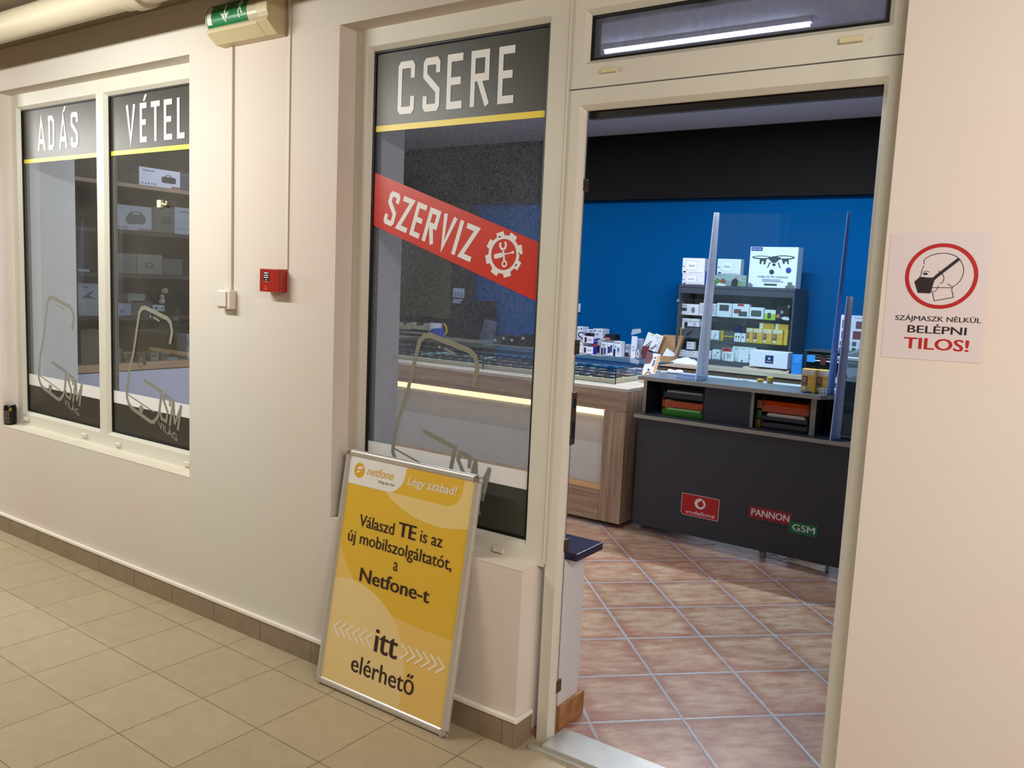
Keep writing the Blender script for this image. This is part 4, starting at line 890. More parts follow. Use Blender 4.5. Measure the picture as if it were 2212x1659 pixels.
for a_, b_, lb in (((252,135),(398,222),'grey-topped box standing behind the mouse box'), ((412,120),(600,214),'flat pale box behind the blister packs'), ((752,142),(978,212),'pale box top behind the tablet box')):
    c_('pale_carton', lb, 'box', C2_, a_, (b_[0], b_[1]+150), YI+.13, .06, (150,148,150), [('l',.1,.8,.5,.9,GR,1)], zb=S1z+.001)
c_('mouse_carton', 'white box with a black mouse picture on the grey adapter box', 'box', C2_, (232,415), (352,548), YI, .06, WT, [('e',.3,.1,.75,.62,(24,24,30)),('r',.0,.68,1,.7,GR)], group=G2, zb=S2z+.094)
c_('mouse_carton', 'white box with a grey mouse picture on the grey adapter box', 'box', C2_, (357,418), (488,552), YI, .06, WT, [('e',.3,.1,.75,.62,(180,186,204)),('r',.0,.68,1,.7,GR)], group=G2, zb=S2z+.094)
c_('adapter_carton', 'dark grey box with a plug and cable picture', 'box', C2_, (205,556), (490,735), YI, .08, (78,82,92), [('r',0,0,.06,.85,(214,190,50)),('r',.08,.75,.2,.95,(226,226,230)),('p',0,0,0,0,(30,32,38),[(.3,.25),(.6,.65),(.68,.6),(.4,.15)])], group=G2, zb=S2z+.001)
c_('cable_carton', 'white box half hidden by the screen upright on the lower shelf', 'box', C2_, (553,615), (655,750), YI, .05, WT, [('l',.1,.3,.8,.9,GR,3)], group=G2, zb=S2z+.001)
c_('cable_carton', 'white box with a cable sketch right of the screen upright', 'box', C2_, (664,622), (782,765), YI, .05, WT, [('p',0,0,0,0,(150,152,160),[(.3,.25),(.6,.7),(.68,.66),(.4,.2)]),('l',.08,.05,.9,.14,DK1,1)], group=G2, zb=S2z+.001)
c_('gadget_pack', 'dark pack with yellow edges in the middle of the lower shelf', 'pack', C2_, (812,620), (1005,772), YI, .06, (84,84,82), [('r',0,0,.2,1,(206,166,40)),('r',.22,.42,1,.52,(220,190,30)),('l',.3,.6,.9,.9,(130,130,130),2)], group=G2, zb=S2z+.001)
c_('blue_carton', 'small blue box behind the earphone boxes', 'box', C2_, (992,545), (1100,668), YI+.1, .06, (44,64,160), [('e',.3,.3,.6,.6,(30,44,120)),('l',.2,.75,.6,.85,(200,206,230),1)], zb=S2z+.06)
c_('earphone_carton', 'white box with two black earphones on the lower shelf', 'box', C2_, (1008,668), (1108,796), YI, .05, WT, [('e',.2,.5,.42,.68,(20,20,26)),('e',.58,.5,.8,.68,(20,20,26)),('r',.3,.1,.34,.55,(60,60,66)),('r',.68,.1,.72,.55,(60,60,66))], group=G2, zb=S2z+.001)
c_('earphone_carton', 'narrow white box beside the first yellow carton', 'box', C2_, (1118,672), (1178,800), YI, .05, WT, [('e',.2,.5,.6,.68,(60,62,70))], group=G2, zb=S2z+.001)
GY = 'yellow phone cartons on the lower shelf'
for i, (a_, b_) in enumerate((((1190,583),(1288,802)), ((1292,592),(1432,812)), ((1437,600),(1574,822)), ((1582,605),(1736,832)))):
    netbox(['first yellow phone carton in the row, half covered', 'second yellow phone carton in the row on the lower shelf', 'third yellow phone carton in the row on the lower shelf', 'rightmost fully shown yellow phone carton in the cabinet'][i], C2_, a_, b_, YI-.01*(i % 2), S2z+.001, GY)
c_('phone_carton', 'yellow phone carton turned sideways at the end of the row', 'box', C2_, (1748,610), (1808,835), YI, .05, YB, [('r',.1,.7,.6,.8,(190,150,50))], group=GY, zb=S2z+.001)
for a_, b_, lb in (((1385,502),(1612,590),'yellow phone carton lying on the row, the left one'), ((1622,508),(1822,600),'yellow phone carton lying on the row, the right one')):
    c_('phone_carton', lb, 'box', C2_, a_, b_, YI+.03, .06, (206,168,62), [('p',0,0,0,0,(226,224,220),[(.03,.05),(.12,.0),(.26,.1),(.26,.98),(.05,.98)]),('r',.52,.1,.54,.9,(226,190,90))], group=GY, zb=S2z+.123)
YB_ = YI-.01
for i, (a_, b_) in enumerate((((163,900),(250,1003)), ((256,908),(366,1006)), ((372,912),(490,1010)), ((508,925),(655,1050)))):
    c_('earbud_carton', ['leftmost', 'second', 'third', 'fourth'][i]+' small white box in the row on the cabinet floor', 'box', C2_, a_, b_, YB_, .05, WT, [('l',.15,.75,.5,.88,GR,1),('e',.3,.2,.42,.5,(180,184,196)),('e',.6,.2,.72,.5,(180,184,196)),('r',.7,.8,.9,.9,GR)], group=G3, zb=S0z+.001)
c_('earbud_carton', 'small white box standing on top of the row of small boxes', 'box', C2_, (297,800), (404,912), YB_, .05, WT, [('l',.25,.7,.6,.85,GR,1),('l',.1,.3,.9,.5,(190,194,204),2)], group=G3, zb=S0z+.072)
c_('cable_carton', 'white box with a curled cable picture on the cabinet floor', 'box', C2_, (678,935), (793,1086), YB_, .05, WT, [('e',.2,.3,.7,.6,(150,156,170)),('e',.28,.36,.62,.54,WT),('l',.08,.05,.9,.14,DK1,1),('r',.6,.72,.85,.8,DK1)], group=G3, zb=S0z+.001)
c_('red_carton', 'white box with a red top on the cabinet floor', 'box', C2_, (828,900), (962,1092), YB_+.02, .05, WT, [('r',.05,.7,1,1,(190,50,60)),('r',.2,.1,.5,.6,(190,150,160))], group=G3, zb=S0z+.001)
c_('case_carton', 'short white box in front of the red-topped box', 'box', C2_, (868,960), (1003,1102), YB_-.04, .03, WT, [('l',.2,.35,.7,.8,GR,3)], group=G3, zb=S0z+.001)
c_('case_carton', 'tall white box leaning beside the red-topped box', 'box', C2_, (968,870), (1108,1098), YB_+.02, .03, (218,222,234), [('l',.3,.8,.6,.9,GR,1)], group=G3, zb=S0z+.001, tilt=-.15)
c_('case_carton', 'tall plain white box with a dark square near its foot', 'box', C2_, (1062,875), (1222,1110), YB_-.02, .03, (222,226,238), [('r',.35,.06,.52,.14,(60,30,50)),('l',.3,.82,.6,.88,GR,1)], group=G3, zb=S0z+.001, tilt=-.12)
c_('case_carton', 'white box partly hidden behind the dotted gift box', 'box', C2_, (1215,890), (1330,1120), YB_, .03, WT, [('l',.1,.2,.5,.6,GR,2)], group=G3, zb=S0z+.001)
# on top of the cabinet
ZT = STz+.025; YT = YC+.05
vr = [('p',0,0,0,0,(188,192,204),rrect(.16,.22,.68,.84,.13)), ('p',0,0,0,0,(230,232,242),rrect(.18,.24,.66,.82,.12)), ('t',.28,.44,.56,.56,(70,40,60),'VR BOX'), ('l',.3,.06,.95,.12,GR,1), ('e',.04,.06,.2,.16,DK1), ('r',.03,.42,.1,.5,(190,110,130))]
B0 = c_('headset_carton', 'white VR BOX carton at the bottom left on the cabinet', 'box', C1_, (232,1030), (560,1215), YT-.03, .11, (214,216,226), vr, zb=ZT+.001, ztop=ZT+.0965)
c_('headset_carton', 'white VR BOX carton stacked on another at the top left', 'box', C1_, (245,776), (565,1008), YT, .11, (222,224,234), vr, zb=ZT+.098, yaw=.12)
c_('headset_carton', 'white VR BOX carton standing on the photo box', 'box', C1_, (765,776), (1105,1012), YT, .11, (222,224,234), vr, zb=ZT+.098, yaw=.1)
c_('camera_carton', 'blue box with a white camera picture beside the VR carton', 'box', C1_, (572,1012), (700,1222), YT-.02, .08, (10,56,150), [('e',.3,.35,.7,.8,(220,226,236)),('l',.1,.1,.6,.25,(120,160,220),2)], zb=ZT+.001)
c_('photo_carton', 'box printed with a photograph of two people among greenery', 'box', C1_, (706,1020), (1190,1248), YT, .11, (128,146,150), [('l',.02,.5,.98,.98,(196,214,220),5),('p',0,0,0,0,(90,130,60),[(0,.3),(.1,.7),(.2,.5),(.25,.2),(.0,.1)]),('p',0,0,0,0,(110,150,80),[(.68,.05),(.72,.5),(.82,.55),(.9,.1)]),('p',0,0,0,0,(42,42,48),[(.55,0),(.57,.55),(.66,.72),(.76,.55),(.74,0)]),('e',.66,.68,.74,.9,(180,120,100)),('p',0,0,0,0,(214,214,220),[(.08,0),(.14,.25),(.3,.3),(.4,0)]),('e',.2,.2,.38,.66,(136,84,56))], zb=ZT+.001, ztop=ZT+.0965)
dr = [('r',.02,.9,.26,.99,(40,50,130)), ('t',.04,.925,.24,.96,(200,210,240),'DBPOWER'), ('e',.05,.70,.46,.785,(56,60,68)), ('e',.09,.725,.42,.765,(222,226,240)), ('e',.5,.70,.94,.80,(56,60,68)), ('e',.55,.725,.9,.775,(222,226,240)), ('p',0,0,0,0,(56,60,68),[(.38,.74),(.45,.76),(.52,.78),(.6,.76),(.66,.74),(.56,.62),(.48,.62)]), ('e',.49,.54,.56,.60,(40,42,50)),
      ('p',0,0,0,0,(60,64,72),[(.22,.70),(.36,.70),(.34,.58),(.30,.58),(.31,.66),(.27,.66),(.25,.58),(.22,.58)]), ('p',0,0,0,0,(60,64,72),[(.68,.70),(.82,.70),(.83,.60),(.80,.60),(.79,.66),(.75,.66),(.74,.60),(.71,.60)]), ('p',0,0,0,0,(60,64,72),[(.42,.62),(.45,.63),(.41,.51),(.37,.50),(.40,.53)]), ('p',0,0,0,0,(60,64,72),[(.60,.63),(.63,.62),(.66,.52),(.68,.50),(.645,.50)]),
      ('e',.44,.34,.54,.45,(46,44,70)), ('e',.78,.38,.89,.51,(50,64,160)), ('t',.2,.255,.84,.295,(90,84,110),'UDI8A HD FPV UPGRADE'), ('l',.3,.15,.75,.23,(150,154,170),2), ('r',.35,.07,.62,.10,DK1), ('p',0,0,0,0,(110,114,128),[(0,0),(0,.06),(.05,.12),(.11,.06),(.11,0)]), ('p',0,0,0,0,(110,104,110),[(.8,0),(.8,.06),(.84,.07),(.84,.15),(.93,.15),(.93,.08),(.99,.08),(.99,0)])]
c_('drone_carton', 'large white drone box with a quadcopter picture on the cabinet', 'box', C1_, (1230,640), (1950,1252), YT-.01, .13, (226,229,242), dr, zb=ZT+.001, yaw=-.02)
# around the cabinet foot
q = at(1640, 790, Y=4.66)
mb = MB(); n = 10; xs_ = [at(px, 790, Y=4.65).x for px in (1609, 1709)]
rows = []
for j in range(4):
    rows.append([(xs_[0]+(xs_[1]-xs_[0])*i/n+random.uniform(-.004,.004), 4.575+.15*j/3, .905+(.0 if j in (0,) else .018)+random.uniform(0,.01)*(j > 0)) for i in range(n+1)])
vs = [v for r_ in rows for v in r_]; mb.add(vs+[(v[0], v[1], .9045) for v in vs], [(j*(n+1)+i, j*(n+1)+i+1, (j+1)*(n+1)+i+1, (j+1)*(n+1)+i) for j in range(3) for i in range(n)]+[(i, i+1, i+1+4*(n+1), i+4*(n+1)) for i in range(n)])
solo('paper_bag', mb, mat((176, 152, 134), .8), 'flattened brown paper bag under the dotted gift box', 'bag')
GBX = carton('gift_box', 'white dotted gift box with a navy square label in front of the cabinet', 'box', C2_, (1250,862), (1815,1108), 4.60, .13, (222,226,240), [('r',.41,.26,.63,.75,(34,40,96)), ('t',.44,.34,.60,.42,(200,206,230),'Tchibo'), ('e',.49,.48,.55,.64,(190,196,224))], zb=.937)
mb = MB(); wd = GBX.children[0].dimensions
bx0 = at(1440+1250/6.9125, 762, Y=4.6).x; bx1 = at(1440+1815/6.9125, 762, Y=4.6).x; hw = (bx1-bx0)/2; hh = at(1660, 745, Y=4.6).z-at(1660, 780, Y=4.6).z
pl = Plane((0, -.0002, 0), (1, 0, 0), (0, 0, 1), (0, -1, 0))
for i in range(15):
    for j in range(4):
        u_, v_ = -hw+.02+i*.029+(j % 2)*.014, .015+j*.03
        if -.045 < u_ < .06 and .02 < v_ < .10 or u_ > hw-.01: continue
        flat(mb, pl, rectp(u_, v_, u_+.005, v_+.003), .0006)
build('dot_pattern', mb, mat((150, 156, 180), .5), GBX)
a_ = at(1455, 781, Y=4.66); b_ = at(1514, 781, Y=4.66); mb = MB(); n = 9; vs = []
for j in range(5):
    for i in range(n+1): vs.append((a_.x+(b_.x-a_.x)*i/n, 4.57+.15*j/4, .906+.055*math.sin(math.pi*min(1, j/3.2))*math.sin(math.pi*(i+.6)/(n+1.4))*random.uniform(.8, 1.15)))
mb.add(vs+[(v[0], v[1], .9045) for v in vs], [(j*(n+1)+i, j*(n+1)+i+1, (j+1)*(n+1)+i+1, (j+1)*(n+1)+i) for j in range(4) for i in range(n)]+[(i, i+1, i+1+5*(n+1), i+5*(n+1)) for i in range(n)])
solo('plastic_bag', mb, mat((214, 222, 244), .35), 'white plastic bag lying on the back counter left of the screen', 'bag')
BF = carton('blue_folder', 'bright blue folded sleeve standing beside the engraving machine', 'folder', C4_, (455,880), (590,1150), 4.62, .06, (36,130,220), [('p',0,0,0,0,(60,150,232),[(.1,.6),(.35,.98),(1,.98),(.75,.55)])], zb=.905, yaw=.2)
EN = thing('engraving_machine', 'dark engraving machine with rails and a blue sticker on the back counter', 'machine', (-1.75, 4.8, .905))
ex0, ex1 = at(1737, 780, Y=4.7).x, at(1737, 780, Y=4.7).x+.46
zA = lambda py: at(1765, py, Y=4.70).z
build('frame', MB().box(ex0, ex0+.02, 4.70, 5.0, .905, zA(760)).box(ex1-.02, ex1, 4.70, 5.0, .905, zA(760)).box(ex0+.021, ex1-.021, 4.98, 5.0, .905, zA(760)), mat((40, 38, 40), .5), EN)
build('top_board', MB().box(ex0, ex1, 4.69, 5.0, zA(760)+.001, zA(757)), mat((70, 70, 78), .5), EN)
build('base', MB().box(ex0+.021, ex1-.021, 4.70, 4.975, .905, .93), mat((30, 26, 26), .5), EN)
for py in (767, 773, 780): build('rail', MB().cyl((ex0+.02, 4.74, zA(py)), (ex1-.02, 4.74, zA(py)), .006, n=12), mat((170, 164, 158), .3, .5), EN)
build('carriage', MB().box(ex0+.12, ex0+.16, 4.72, 4.76, zA(788), zA(766)), mat((80, 20, 26), .5), EN)
build('blue_sticker', MB().box(ex0+.022, ex0+.085, 4.694, 4.698, zA(783), zA(768)), mat((60, 150, 236), .5), EN)
PO = thing('price_poster', 'white poster with rows of phone cases pinned on the blue wall', 'poster', (-1.4, 5.19, 1.2))
px0, px1 = at(1813, 720, Y=5.19).x, at(1813, 720, Y=5.19).x+.42; pz1, pz0 = at(1840, 681, Y=5.19).z, at(1840, 770, Y=5.19).z
PPO = Plane((px0, 5.192, pz0), (px1-px0, 0, 0), (0, 0, pz1-pz0), (0, -1, 0))
build('sheet', flat(MB(), PPO, rectp(0,0,1,1), .001), mat((220, 224, 244), .6), PO)
for (u_, v_, w_, h_, c) in [(.04,.68,.16,.2,(90,110,90)),(.3,.68,.12,.18,(110,70,90)),(.52,.68,.12,.18,(60,60,90)),(.76,.68,.12,.18,(90,80,110)),(.04,.42,.1,.18,(50,60,120)),(.26,.42,.16,.2,(120,60,80)),(.52,.42,.12,.18,(110,50,60)),(.76,.42,.12,.18,(60,90,110))]:
    build('case_picture', flat(MB(), PPO, rectp(u_, v_, u_+w_, v_+h_), .0016), mat(c, .5), PO)
for r_ in range(2):
    for i in range(8): build('case_picture', flat(MB(), PPO, rectp(.02+i*.12, .25-r_*.15, .10+i*.12, .36-r_*.15), .0016), mat(random.choice([(110,130,120),(90,90,130),(80,90,90),(150,120,150),(180,190,210)]), .5), PO)
build('lettering', text(MB(), PPO, 'Telefontok', .25, .6, .925, .955, .0016, .02, ref='T'), mat((60, 60, 80), .5), PO)
OU = thing('wall_socket', 'white wall socket on the blue wall by the door jamb', 'socket', (-4.35, 5.19, 1.3))
q = at(1246, 665, Y=5.19)
build('cover_plate', MB().box(q.x-.043, q.x+.043, 5.178, 5.1995, q.z-.045, q.z+.045), mat((206, 212, 226), .4), OU, bevel=.006)
build('socket_well', MB().cyl((q.x, 5.1768, q.z), (q.x, 5.1785, q.z), .021, n=20), mat((80, 86, 110), .5), OU)

# boxes on the back counter left of the cabinet
YL = 4.66; GBL = 'phone boxes crowded at the left end of the back counter'
def L_(name, label, a, b, rgb, feats, zb=.905, Y=YL, dep=.06, cat='box', yaw=0): return carton(name, label, cat, C5_, a, b, Y, dep, rgb, feats, GBL if cat == 'box' else None, zb=zb, yaw=yaw)
L_('phone_carton', 'low white box cut off by the door jamb', (40,632), (168,742), WT, [], dep=.05)
L_('phone_carton', 'white box with tall and short dark phones, nearest the jamb', (172,505), (358,745), WT, [('r',.02,.15,.26,.9,(24,24,34)),('r',.32,.13,.54,.5,(30,30,44)),('l',.45,.82,.95,.9,GR,1)])
L_('remote_carton', 'white box with a dark remote, lower of two alike', (372,608), (618,768), WT, [('r',.14,.12,.34,.88,(50,26,50)),('l',.45,.35,.9,.7,(170,170,190),3)])
L_('remote_carton', 'white box with a red-brown remote, upper of two alike', (372,436), (625,600), WT, [('r',.18,.12,.38,.88,(90,34,40)),('l',.45,.35,.9,.7,(170,170,190),3)], zb=.905+.097)
L_('slim_carton', 'deep blue box with red lettering between white boxes', (628,420), (716,780), (28,28,150), [('r',.1,.50,.9,.68,(190,50,70)),('r',.2,.86,.8,.9,(190,196,240))], dep=.08)
L_('phone_carton', 'grey-green box with a black phone picture', (720,432), (830,786), (150,158,160), [('r',.05,.12,.55,.62,(24,22,30)),('e',.4,.86,.7,.97,(226,226,230))], dep=.08)
L_('phone_carton', 'white box with two navy keypad phones, left of its twin', (806,498), (950,804), WT, [('r',.1,.02,.42,.58,NV),('r',.52,.06,.88,.6,(50,70,130)),('l',.1,.82,.8,.92,DK1,1),('l',.2,.66,.8,.78,GR,2)], Y=YL-.02)
L_('phone_carton', 'white box with crossed blue phones in the middle', (966,510), (1100,816), WT, [('r',.1,.2,.45,.72,(24,26,60)),('r',.5,.28,.85,.85,(40,60,150)),('r',.4,.05,.6,.1,NV)], Y=YL-.02)
L_('phone_carton', 'tall white box with a blue slider phone and grey side', (1112,475), (1282,838), WT, [('r',.02,.02,.3,.5,NV),('r',.52,.36,.84,.6,(70,120,200)),('r',.52,.12,.84,.34,(180,190,204)),('l',.08,.88,.9,.96,DK1,1),('r',.12,.6,.38,.72,(120,170,170))], Y=YL-.03, dep=.08)
PB = at(1225+500/11.06, 690+418/11.06, Y=YL+.1).z; PC2 = at(1225+1025/11.06, 690+490/11.06, Y=YL+.1).z
L_('adapter_carton', 'flat white box on top at the far left', (155,192), (365,418), (214,218,230), [('l',.08,.7,.7,.88,GR,2),('r',.82,.75,.95,.9,NV)], zb=PB, Y=YL+.10, dep=.12)
L_('pale_carton', 'pale hang-tab box behind the black charger', (478,238), (600,418), (210,214,226), [('e',.5,.7,.85,.88,NV)], zb=PB, Y=YL+.12)
L_('speaker_carton', 'large pale grey box with a small dark logo, top of the pile', (608,208), (850,418), (206,210,222), [('r',.14,.68,.28,.84,DK1),('r',.35,.34,.62,.42,DK1),('l',.6,.7,.9,.85,GR,2)], zb=PB, Y=YL+.10, dep=.13)
carton('support_carton', 'wide plain white box carrying the pile at the left', 'box', C5_, (150,425), (890,780), YL+.09, .15, (190,194,206), [], GBL, zb=.905, ztop=PB-.001)
L_('black_carton', 'black box with a salmon band behind the white phone boxes', (900,356), (1150,490), (20,20,28), [('r',.05,0,.5,.4,(206,110,100))], zb=PC2, Y=YL+.1, dep=.10)
carton('pale_carton', 'plain grey box under the black box', 'box', C5_, (905,490), (1150,700), YL+.1, .10, (120,124,136), [], GBL, zb=.905, ztop=PC2-.001)
L_('small_carton', 'small white box right of the slider phone box', (1388,522), (1480,800), (196,204,214), [('l',.2,.6,.8,.8,GR,2),('r',0,0,1,.3,(60,40,60))], Y=YL+.14)
L_('small_carton', 'second small white box right of the slider phone box', (1486,540), (1545,800), (190,200,216), [('l',.2,.6,.8,.8,(120,190,200),2)], Y=YL+.14)
L_('open_carton', 'tall white open box standing in front of the wall', (1530,340), (1655,862), (222,228,246), [('l',.3,.3,.7,.6,(150,160,200),2)], Y=YL-.02, dep=.02)
L_('open_carton', 'tall grey box with a torn flap', (1658,385), (1805,700), (150,160,182), [('l',.2,.3,.8,.6,(110,120,150),3)], zb=.965, Y=YL+.02, dep=.03)
q = at(1378, 718, Y=YL+.02); solo('box_flap', MB().prism([(q.x-.07,q.z-.03),(q.x-.06,q.z+.025),(q.x+.02,q.z+.035),(q.x+.03,q.z-.0)], 'y', YL+.025, YL+.029), mat((170, 180, 200), .6), 'grey cardboard flap sticking up from the open box', 'flap')
# black charger clump
q0 = at(1258, 724, Y=YL+.03); mb = MB()
mb.box(q0.x-.01, q0.x+.05, YL+.02, YL+.06, q0.z-.01, q0.z+.04)
CH = solo('power_adapter', MB().box(*(lambda a, b: (a.x, b.x, YL+.02, YL+.06, b.z, a.z))(at(1266, 719, Y=YL), at(1278, 729, Y=YL))), BLACK, 'black power adapter lying on the boxes', 'adapter', bevel=.004)
cz = at(1258, 726, Y=YL).z; cx_ = at(1252, 726, Y=YL).x
solo('cable_bundle', MB().tube([(cx_+.06*math.cos(t*.9)+.01*t, YL+.02+.012*math.sin(t*2), cz+.03*math.sin(t*.9)+.004*math.cos(3*t)) for t in [i*.35 for i in range(40)]], .006, 6), mat((26, 24, 36), .5), 'coiled black cables heaped on the white boxes', 'cables')
# blister with white cable
BP = carton('cable_pack', 'clear pack with a coiled white cable', 'pack', C5_, (1640,630), (1760,870), YL-.03, .02, (120,126,138), [('e',.15,.1,.75,.9,(226,230,240)),('e',.3,.25,.6,.75,(120,126,138))], zb=.905)
for i, (a_, b_) in enumerate((((1800,215),(1990,640)), ((1990,190),(2180,600)), ((1960,330),(2120,640)))):
    T_ = carton('stylus_pack', ['white and green stylus pack leaning, the left one', 'white and green pack with a rounded top, leaning at the back', 'white and green stylus pack leaning, the front one'][i], 'pack', C5_, a_, b_, YL+.02-.015*i, .012, (226,232,240), [('r',.5,.88,.8,.97,(190,214,40)), ('p',0,0,0,0,(40,42,70),[(.1,.1),(.8,.62),(.86,.58),(.2,.08)]), ('p',0,0,0,0,(40,42,70),[(.3,.08),(.9,.5),(.95,.46),(.4,.06)])] if i != 1 else [('l',.15,.45,.8,.85,(120,124,130),5), ('r',.1,.9,.9,.92,(190,214,40))], zb=.985, tilt=-.1)
    T_.rotation_euler = (-.1, .28, 0)
solo('pack_holder', MB().box(at(1387, 760, Y=YL).x, at(1404, 760, Y=YL).x, YL, YL+.06, .905, at(1395, 748, Y=YL).z), mat((110, 60, 64), .3), 'dark red and clear holder carrying the stylus packs', 'holder')
# open cardboard box
OB = thing('cardboard_box', 'open brown cardboard mailing box beside the cabinet', 'box', (-3.25, 4.62, .905))
bx0, bx1 = at(1404, 775, Y=4.60).x, at(1449, 775, Y=4.60).x
build('box_base', MB().box(bx0+.06, bx1, 4.58, 4.60, .905, .955).box(bx0+.06, bx1, 4.74, 4.745, .905, .955).box(bx0+.06, bx0+.065, 4.6, 4.74, .905, .955).box(bx1-.005, bx1, 4.6, 4.74, .905, .955).box(bx0+.065, bx1-.005, 4.6, 4.74, .905, .909), CARD, OB)
z1_ = at(1430, 722, Y=4.72).z
build('box_lid', MB().prism([(bx0,.96),(bx1+.0,.955),(bx1+.055,z1_),(bx0+.055,z1_-.005)], 'y', 4.75, 4.755), CARD, OB)
build('lid_flap', MB().prism([(bx1+.0,.955),(bx1+.055,z1_),(bx1+.03,z1_-.02),(bx1-.02,.97)], 'y', 4.70, 4.749).prism([(bx0,.96),(bx0+.055,z1_-.005),(bx0+.075,z1_-.02),(bx0+.02,.965)], 'y', 4.71, 4.749), CARD, OB)
build('tissue_paper', MB().add([(bx0+.09,4.63,.93),(bx0+.2,4.62,.93),(bx0+.12,4.68,1.02),(bx0+.19,4.72,.97),(bx0+.1,4.72,.95)], [(0,1,2),(1,3,2),(0,2,4),(2,3,4)]), mat((206, 208, 222), .7), OB)

# ------------------------------------------------------------------ far left of the back wall, seen through the tall window
YW = 5.05
solo('wall_panel', MB().box(at(978, 600, Y=5.10).x, at(1024, 600, Y=5.10).x, 5.08, 5.139, .905, 2.30), mat((44, 46, 54), .6), 'dark grey panel on the back wall beside the blue paint', 'panel')
solo('dark_board', MB().box(at(1003, 700, Y=5.08).x, at(1073, 700, Y=5.08).x, 5.04, 5.07, .905, at(1050, 650, Y=5.06).z), mat((36, 38, 46), .4), 'dark rectangular board standing on the back counter against the blue wall', 'board')
solo('olive_board', MB().box(at(866, 600, Y=5.1).x-.5, at(977, 600, Y=5.1).x, 5.09, 5.139, 1.10, 2.36), mat((92, 84, 62), .8), 'olive brown board covering the wall at the far left', 'board')
PT = thing('price_notice', 'white sheet with a printed grid hanging on the dark panel', 'notice', (-6, 5.07, 1.3))
a_, b_ = at(979, 622, Y=5.07), at(1003, 644, Y=5.07)
PP = Plane((a_.x, 5.07, b_.z), (b_.x-a_.x, 0, 0), (0, 0, a_.z-b_.z), (0, -1, 0))
build('sheet', flat(MB(), PP, rrect(0,0,1,1,.12), .001), mat((190, 200, 226), .6), PT)
mb = MB(); [flat(mb, PP, rectp(.12+.28*i, .1+.13*j, .32+.28*i, .17+.13*j), .0015) for i in range(3) for j in range(4)]; build('printed_grid', mb, mat((110, 116, 136), .6), PT)
a_, b_ = at(978, 645, Y=5.07), at(1000, 656, Y=5.07); solo('price_notice', flat(MB(), Plane((a_.x, 5.07, b_.z), (b_.x-a_.x, 0, 0), (0, 0, a_.z-b_.z), (0, -1, 0)), [(0,0),(.75,0),(.8,.5),(1,.6),(.98,1),(.05,.95)], .001), mat((170, 180, 206), .6), 'torn white slip hanging below the gridded sheet', 'notice')
TRM = mat((196, 186, 156), .6)
for i, (pa_, pb_) in enumerate((((862,696),(888,712)), ((890,696),(926,713)))):
    a_, b_ = at(*pa_, Y=4.8), at(*pb_, Y=4.8); z0 = b_.z
    T_ = thing('desk_organiser', ['cream organiser bin at the far left edge of the glass', 'cream organiser bin left of the paper roll'][i], 'bin', ((a_.x+b_.x)/2, 4.8, z0))
    build('bin_shell', MB().prism([(a_.x, z0), (b_.x, z0), (b_.x-.02, a_.z), (b_.x-.05, a_.z), (b_.x-.08, z0+.04), (a_.x+.05, z0+.04), (a_.x+.02, a_.z), (a_.x, a_.z)], 'y', 4.78, 4.95), TRM, T_)
    build('dark_content', MB().box(a_.x+.06, b_.x-.1, 4.81, 4.92, z0+.041, z0+.075), mat((60, 60, 64), .6), T_)
a_, b_ = at(860, 713, Y=4.78), at(928, 719, Y=4.78)
RK = thing('metal_rack', 'low grey rack carrying the cream organiser bins', 'rack', (a_.x, 4.85, .905))
build('rack_board', MB().box(a_.x-.3, b_.x, 4.75, 4.98, a_.z-.02, a_.z-.002), mat((150, 148, 142), .5), RK)
for xx in (a_.x-.28, a_.x+.1, b_.x-.02): build('leg', MB().box(xx, xx+.02, 4.76, 4.78, .905, a_.z-.021), mat((110, 108, 104), .5), RK)
q = at(940, 716, Y=4.80); z_t = at(940, 698, Y=4.8).z
PR = thing('paper_roll', 'white paper roll standing on the back counter by the blue cloth', 'roll', (q.x, 4.80, .905))
build('roll', MB().lathe((q.x, 4.80, .905), [(.07,0),(.075,.01),(.075,z_t-.915),(.07,z_t-.905)], 28), mat((206, 210, 220), .7), PR, smooth=True)
a_, b_ = at(938, 707, Y=4.72), at(962, 736, Y=4.72); mb = MB()
mb.prism([(a_.x, .906), (b_.x, .906), (b_.x+.0, b_.z+.12), (b_.x-.04, a_.z), (a_.x+.03, a_.z-.01), (a_.x-.005, .98)], 'y', 4.64, 4.71)
BG = thing('blue_pouch', 'bright blue pouch with a yellow handle beside the paper roll', 'pouch', (a_.x, 4.68, .905))
build('pouch_body', mb, mat((40, 84, 190), .6), BG, bevel=.01); y1_ = at(964, 712, Y=4.66)
build('yellow_handle', MB().tube([(y1_.x-.05,4.66,y1_.z+.05),(y1_.x-.02,4.65,y1_.z+.06),(y1_.x+.01,4.65,y1_.z+.02),(y1_.x+.012,4.65,y1_.z-.03),(y1_.x-.02,4.65,y1_.z-.06)], .009, 8), mat((220, 180, 40), .5), BG)
